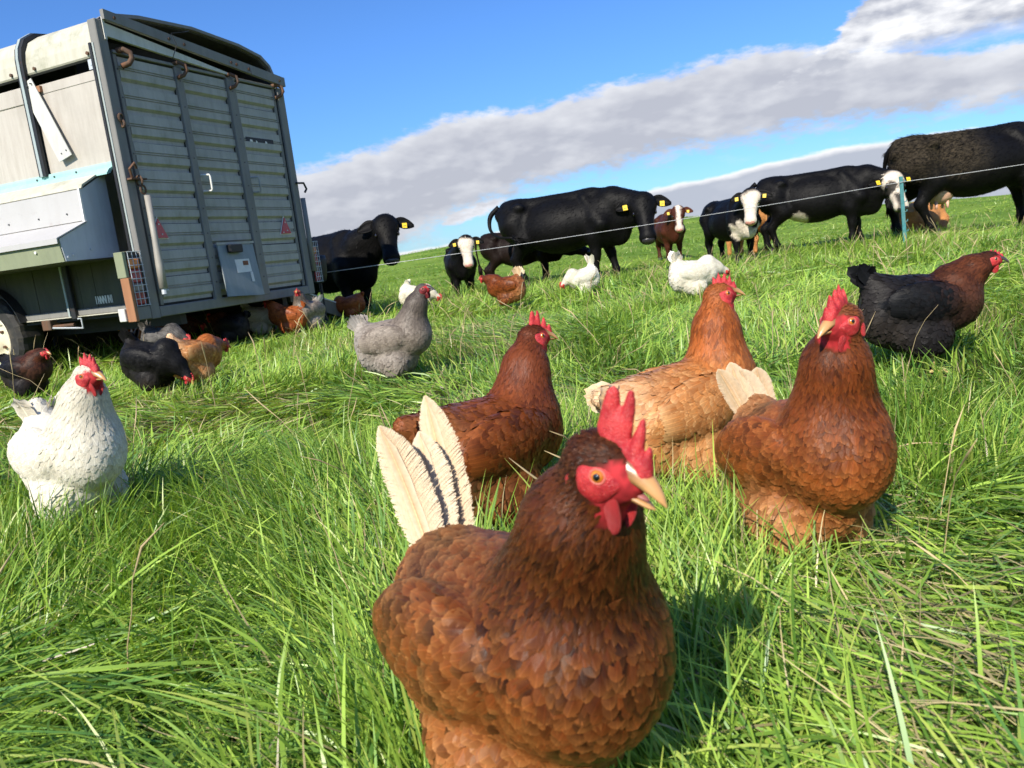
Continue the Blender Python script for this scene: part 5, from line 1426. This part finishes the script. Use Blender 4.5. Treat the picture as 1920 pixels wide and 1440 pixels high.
# ------------------------------------------------------------------ the flock
CREAM = ((.60, .40, .22), (.74, .61, .43))
near = 'hens close to the camera'; flock = 'hens around the trailer'; far = 'hens grazing near the wire'
HENS = [
 dict(label='nearest brown hen with open beak and fluffy cream tail, filling the foreground', x=-.014, y=.628, head_deg=-57, s=.955, sch='brown2', pitch=9, hc=(.149, -.011, .399), hd=(12, -20), tail=dict(ang=74, L=.198, W=.062, n=3, spread=8, lean=9, fan=-1.2, z=.222, sad=.028, kind='plume', col=CREAM), lod=2, comb='tall', gape=10, wattle_s=1.25, seed=31, group=near),
 dict(label='dark chestnut hen standing just behind the nearest hen', x=-.047, y=1.358, head_deg=40, s=.943, sch='dark', pitch=2, hc=(.137, .004, .388), hd=(-24, -8), tail=dict(ang=30, L=.06), lod=1, comb='tall', comb_s=.85, seed=32, group=near),
 dict(label='light tan hen facing right with long neck and pale tail', x=.339, y=1.465, head_deg=22, s=.96, sch='tan', pitch=9, hc=(.094, .004, .416), hd=(-22, -2), tail=dict(ang=28, L=.080, W=.046, col=((.74, .50, .27), (.84, .70, .50))), lod=1, comb='mid', seed=33, group=near),
 dict(label='brown hen on the right facing left with upright cream tail', x=.412, y=1.070, head_deg=-78, s=.926, sch='brown', pitch=14, hc=(.118, -.012, .426), hd=(-72, -8), tail=dict(ang=92, L=.130, W=.050, z=.235, sad=.045, kind='plume', n=4, spread=10, lean=-12, fan=-.9, col=CREAM), fluffy=.95, lod=2, comb='mid', comb_s=1.15, seed=34, group=near),
 dict(label='black hen with copper neck striding right at the right edge', x=1.329, y=2.421, head_deg=-8, s=1.06, sch='black', pitch=-2, hc=(.180, 0, .318), hd=(-10, -10), tail=dict(ang=46, L=.10, W=.045, n=9), lod=1, comb='low', seed=35, group=near, beak='beak_dark', iris='iris_dark'),
 dict(label='cream white hen standing alone at the left edge', x=-.978, y=1.667, head_deg=-38, s=1.0, sch='white', pitch=7, hc=(.126, .008, .378), hd=(12, -5), tail=dict(ang=92, L=.085, W=.045, n=8, spread=18), lod=1, comb='mid', comb_s=1.1, wattle_s=1.15, seed=36, group=near, fluffy=.87),
 dict(label='grey hen standing tall in the middle distance', x=-.484, y=3.403, head_deg=-16, s=1.05, sch='grey', pitch=8, hc=(.146, 0, .402), hd=(-4, 0), tail=dict(ang=70, L=.095, W=.045, n=9), lod=1, comb='low', comb_s=.8, seed=37, group=near, beak='beak_dark', iris='iris_dark', face='hen_skin_dark'),
 dict(label='white hen with raised tail feeding behind the tan hen', x=1.429, y=5.669, head_deg=5, s=1.06, sch='white', pitch=-4, hc=(.215, 0, .20), hd=(0, -45), tail=dict(ang=76, L=.11, W=.05, n=9), lod=1, nfeat=2600, comb='low', seed=38, group=far),
 dict(label='chestnut hen with cream tail facing left below the largest black cow', x=.035, y=6.9, head_deg=160, s=1.03, sch='dark', pitch=0, hc=(.189, 0, .30), hd=(-5, -5), tail=dict(ang=80, L=.12, W=.05, col=((.62, .42, .24), (.8, .66, .46))), lod=1, nfeat=2600, comb='low', seed=39, group=far),
 dict(label='white hen with only its upright tail and back above the grass', x=.80, y=7.6, head_deg=200, s=1.0, sch='white', pitch=-10, hc=(.21, 0, .17), hd=(0, -50), tail=dict(ang=84, L=.15, W=.045, n=7, spread=8), lod=0, seed=40, group=far, dz=-.02),
 dict(label='white hen feeding half hidden behind the grey hen', x=-.83, y=7.7, head_deg=-10, s=1.0, sch='white', pitch=-12, hc=(.21, 0, .17), hd=(0, -50), tail=dict(ang=100, L=.09, n=7, spread=10), lod=0, seed=41, group=far),
 dict(label='grey hen with pale tail standing at the far corner of the trailer', x=-1.686, y=6.72, head_deg=-108, s=1.03, sch='grey', pitch=7, hc=(.118, .006, .379), hd=(21, 0), tail=dict(ang=62, L=.095, W=.045, col=((.5, .45, .38), (.7, .66, .58))), lod=1, nfeat=2600, comb='low', seed=42, group=flock, face='hen_skin_dark'),
 dict(label='rust red hen beside the grey hen at the trailer corner', x=-1.85, y=6.62, head_deg=172, s=.96, sch='red', pitch=5, hc=(.156, 0, .334), hd=(-9, 0), tail=dict(ang=50, L=.10), lod=0, comb='mid', seed=43, group=flock),
 dict(label='white hen crouching under the right end of the trailer', x=-2.16, y=6.95, head_deg=-8, s=1.0, sch='white', pitch=-6, hc=(.21, 0, .22), hd=(0, -40), tail=dict(ang=70, L=.08), lod=0, seed=44, group=flock),
 dict(label='black hen with red face under the middle of the trailer tail', x=-2.247, y=6.35, head_deg=162, s=.95, sch='black', pitch=2, hc=(.183, 0, .284), hd=(-7, -5), tail=dict(ang=40, L=.09), lod=0, comb='mid', seed=45, group=flock),
 dict(label='small tan hen pecking in front of the trailer', x=-1.627, y=4.03, head_deg=62, s=.93, sch='tan', pitch=-8, hc=(.213, 0, .232), hd=(0, -24), tail=dict(ang=60, L=.055, W=.035, n=6), lod=1, nfeat=2600, comb='mid', seed=46, group=flock),
 dict(label='black hen with tail up in front of the trailer corner', x=-1.802, y=3.93, head_deg=-20, s=.99, sch='jet', pitch=-9, hc=(.200, 0, .11), hd=(0, -60), tail=dict(ang=75, L=.105, W=.045), lod=1, nfeat=2600, comb='low', seed=47, group=flock),
 dict(label='dark grey hen behind the black hen at the trailer corner', x=-2.40, y=5.45, head_deg=-20, s=.95, sch='darkgrey', pitch=-4, hc=(.205, 0, .20), hd=(0, -40), tail=dict(ang=56, L=.10), lod=0, seed=48, group=flock),
 dict(label='black hen with copper neck by the trailer wheel', x=-2.715, y=4.37, head_deg=-20, s=.93, sch='black', pitch=0, hc=(.164, 0, .30), hd=(-5, -8), tail=dict(ang=40, L=.08), lod=1, nfeat=2600, comb='low', seed=49, group=flock, face='hen_skin'),
 dict(label='brown hen in deep shade under the trailer behind its wheel', x=-2.95, y=6.35, head_deg=170, s=.95, sch='dark', pitch=0, hc=(.19, 0, .28), hd=(0, -10), lod=0, comb='low', seed=50, group=flock),
 dict(label='black hen in deep shade under the trailer floor', x=-2.75, y=6.55, head_deg=10, s=.95, sch='black', pitch=0, hc=(.20, 0, .22), hd=(0, -30), lod=0, comb='low', seed=51, group=flock),
 dict(label='brown hen scratching below the ramp', x=-1.58, y=8.0, head_deg=190, s=.9, sch='red', pitch=-8, hc=(.21, 0, .17), hd=(0, -45), tail=dict(ang=30, L=.07), lod=0, comb='low', seed=52, group=flock),
 dict(label='tan hen peeping out behind the crouching white hen', x=-2.33, y=7.35, head_deg=-150, s=.98, sch='tan', pitch=4, hc=(.16, 0, .34), hd=(0, -5), lod=0, comb='low', seed=53, group=flock),
]
for h_ in HENS: hen(**h_)
# ------------------------------------------------------------------ grass
m, nt = new_mat('grass')
ac = attr_col(nt)
finish(nt, ac, 0.36, spec=0.42, trans=(0.32, nt.mix(1.0, ac, (1.35, 1.25, 0.55), 'MULTIPLY')))
m, nt = new_mat('straw')
ac = attr_col(nt); finish(nt, ac, 0.6, spec=0.2, trans=(0.15, ac))

AV = []       # (x, y, cos, sin, half length, half width) of bodies standing in the grass
for h_ in HENS:
    a = R(h_['head_deg']); AV.append((h_['x'] - .01 * math.cos(a), h_['y'] - .01 * math.sin(a), math.cos(a), math.sin(a), .105 * h_['s'], .055 * h_['s']))
G_lo = np.array([.075, .185, .022]); G_hi = np.array([.400, .590, .095]); G_bl = np.array([.150, .330, .085]); G_ye = np.array([.480, .540, .130]); G_st = np.array([.62, .52, .28])

def grass_patch(nb, r0, r1, azm, per_clump, nseg, Lmu, Wmu, seed, spread, droop=1.0, pw=2.0):
    rng = np.random.default_rng(seed)
    ncl = max(1, nb // per_clump)
    rc = (rng.random(ncl) * (r1 ** pw - r0 ** pw) + r0 ** pw) ** (1 / pw)
    ac_ = np.radians(rng.uniform(-azm, azm, ncl))
    cx, cy = rc * np.sin(ac_), rc * np.cos(ac_)
    # every tussock has its own set, height and colour
    flow = 2 * np.pi * 1.6 * fbm(cx * .9 + 3, cy * .9 + 5, 21, 2) + rng.normal(0, .45, ncl)
    up = sstep(fbm(cx * 1.3 + 11, cy * 1.3 + 1, 31, 2) + rng.normal(0, .13, ncl), .30, .72)
    tall = .62 + .75 * fbm(cx * 1.1 + 7, cy * 1.1 + 9, 41, 2) + rng.normal(0, .12, ncl)
    tone = np.clip(fbm(cx * .7 + 1, cy * .7 + 2, 51, 3) + rng.normal(0, .16, ncl), 0, 1)
    ci = np.repeat(np.arange(ncl), per_clump); n = len(ci)
    sp = spread * (.6 + .8 * rng.random(ncl))[ci]
    ox, oy = rng.normal(0, 1, n) * sp, rng.normal(0, 1, n) * sp
    x, y = cx[ci] + ox, cy[ci] + oy
    keep = np.ones(n, bool)
    for ax_, ay_, c_, s_, hl_, hw_ in AV:
        dx, dy = x - ax_, y - ay_; keep &= ((dx * c_ + dy * s_) / hl_) ** 2 + ((-dx * s_ + dy * c_) / hw_) ** 2 > 1
    x, y, ci, ox, oy, sp = x[keep], y[keep], ci[keep], ox[keep], oy[keep], sp[keep]; n = len(x)
    outw = np.arctan2(oy, ox)
    th = flow[ci] + rng.normal(0, .55, n)
    vx = np.cos(th) * (1 - .45 * up[ci]) + np.cos(outw) * .55 * up[ci]; vy = np.sin(th) * (1 - .45 * up[ci]) + np.sin(outw) * .55 * up[ci]
    th = np.arctan2(vy, vx) + rng.normal(0, .25, n)
    rr_ = np.hypot(x, y)
    L = Lmu * tall[ci] * rng.uniform(.45, 1.3, n) * (1.05 - .15 * up[ci]) * (1 + .75 * sstep(rr_, 6.0, 8.0) * (1 - sstep(rr_, 10.5, 13.0)))
    W = Wmu * rng.uniform(.55, 1.35, n)
    t0 = np.clip((1 - up[ci]) * 1.05 + rng.normal(.30, .22, n), .02, 1.45)
    t1 = t0 + droop * np.clip(rng.normal(.75, .4, n), .05, 1.9)
    # shade of each blade
    tn = np.clip(tone[ci] + rng.normal(0, .28, n), 0, 1)[:, None]
    C = G_lo + (G_hi - G_lo) * tn
    k = rng.random(n)[:, None]
    C = np.where(k < .16, C * .35 + G_bl * .65, C); C = np.where((k > .16) & (k < .27), C * .4 + G_ye * .6, C)
    dry = rng.random(n) < .055 + .26 * sstep(fbm(x * 1.9, y * 1.9, 77, 2), .54, .72)
    C = np.where(dry[:, None], G_st * rng.uniform(.30, 1.05, (n, 1)), C)
    W = np.where(dry, W * .6, W)
    z = gh(x, y) - .012
    mat_h = (1 - up[ci]) * rng.uniform(0, .45, n) * Lmu       # flopped blades lie on the mat of older ones
    ct, st_ = np.cos(th), np.sin(th)
    roll = rng.normal(0, .55, n)
    px_, py_, pz_ = x.copy(), y.copy(), z + mat_h
    rows = []; tws = rng.normal(0, .35, n)
    for i in range(nseg + 1):
        t = i / nseg
        if i:
            a = t0 + (t1 - t0) * (t - .5 / nseg); b = th + tws * t
            px_ = px_ + np.sin(a) * np.cos(b) * L / nseg; py_ = py_ + np.sin(a) * np.sin(b) * L / nseg; pz_ = np.maximum(pz_ + np.cos(a) * L / nseg, z + .016 + .02 * t + mat_h * .8)
        w_ = W * .5 * (np.interp(t, [0, .3, .7, 1], [.7, 1.0, .72, .04]))
        sx, sy, sz = -st_ * np.cos(roll) * w_, ct * np.cos(roll) * w_, np.sin(roll) * w_
        rows.append(np.stack([px_ - sx, py_ - sy, pz_ - sz], -1)); rows.append(np.stack([px_ + sx, py_ + sy, pz_ + sz], -1))
    A = np.stack(rows, 1); m_ = 2 * (nseg + 1)
    base = (np.arange(n) * m_)[:, None, None]
    q = np.array([[2 * i, 2 * i + 1, 2 * i + 3, 2 * i + 2] for i in range(nseg)])[None]
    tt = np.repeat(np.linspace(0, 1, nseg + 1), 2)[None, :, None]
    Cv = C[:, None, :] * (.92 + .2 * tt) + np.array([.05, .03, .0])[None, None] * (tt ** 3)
    return A.reshape(-1, 3).astype(np.float32), (base + q).reshape(-1, 4).astype(np.int32), Cv.reshape(-1, 3).astype(np.float32)

def grass_object(name, patches, label):
    o = 0; Vs, Qs, Cs = [], [], []
    for V_, Q_, C_ in patches: Vs.append(V_); Qs.append(Q_ + o); Cs.append(C_); o += len(V_)
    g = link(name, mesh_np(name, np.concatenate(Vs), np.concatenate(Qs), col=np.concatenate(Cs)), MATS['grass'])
    tag(g, label, 'grass', kind='stuff'); return g
grass_object('long_grass', [
    grass_patch(70000, .40, 2.3, 66, 16, 5, .155, .0041, 101, .042),
    grass_patch(13000, .42, 2.0, 60, 40, 5, .165, .0042, 102, .030, .8),
    grass_patch(96000, 2.2, 6.0, 50, 18, 3, .128, .0068, 103, .050),
    grass_patch(104000, 5.8, 14.5, 44, 14, 2, .128, .0118, 104, .085, pw=1.6),
    grass_patch(56000, 14.0, 47.0, 42, 10, 1, .12, .034, 105, .20, pw=1.4),
], 'long lush green grass covering the whole pasture')

# dry seed stalks standing out of the sward
def stalks(n, r0, r1, azm, seed, L0, L1, rad):
    rng = np.random.default_rng(seed); mb = MB()
    for i in range(n):
        r_ = math.sqrt(rng.uniform(r0 * r0, r1 * r1)); a = R(rng.uniform(-azm, azm)); x_, y_ = r_ * math.sin(a), r_ * math.cos(a)
        if any((((x_ - q[0]) * q[2] + (y_ - q[1]) * q[3]) / (q[4] + .03)) ** 2 + ((-(x_ - q[0]) * q[3] + (y_ - q[1]) * q[2]) / (q[5] + .03)) ** 2 < 1 for q in AV): continue
        L = rng.uniform(L0, L1); th = rng.uniform(0, 6.28); ln = abs(rng.normal(.35, .35)); z_ = gz(x_, y_)
        p = np.array([x_, y_, z_]); pts = [p]; rr_ = []
        for k in range(6):
            a_ = ln + .10 * k * rng.uniform(.3, 1.6); p = p + np.array([math.sin(a_) * math.cos(th), math.sin(a_) * math.sin(th), math.cos(a_)]) * L / 6; pts.append(p)
        rs = [rad, rad, rad * .9, rad * .8, rad * .7, rad * (1.9 if i % 3 else .6), rad * .35]
        mb.tube([tuple(q) for q in pts], rs, 4)
    return mb
mb = stalks(95, .75, 3.0, 42, 201, .14, .36, .0010)
mb2 = stalks(420, 3.0, 11.5, 36, 202, .18, .42, .0018)
for k, (mbx, nm, lb) in enumerate(((mb, 'dry_stalks', 'straw coloured seed stalks in the near grass'), (mb2, 'dry_stalks', 'straw coloured seed stalks farther out by the wire'))):
    me = mbx.mesh(nm, True); n_ = len(me.vertices)
    rng_ = np.random.default_rng(300 + k); cc = np.ones((n_, 4), np.float32); cc[:, :3] = np.array([.62, .48, .26]) * np.repeat(rng_.uniform(.6, 1.15, (n_ // 28 + 1, 1)), 28, 0)[:n_]
    a = me.attributes.new('Col', 'FLOAT_COLOR', 'POINT'); a.data.foreach_set('color', cc.ravel())
    tag(link(nm, me, MATS['straw']), lb, 'dry grass', kind='stuff')
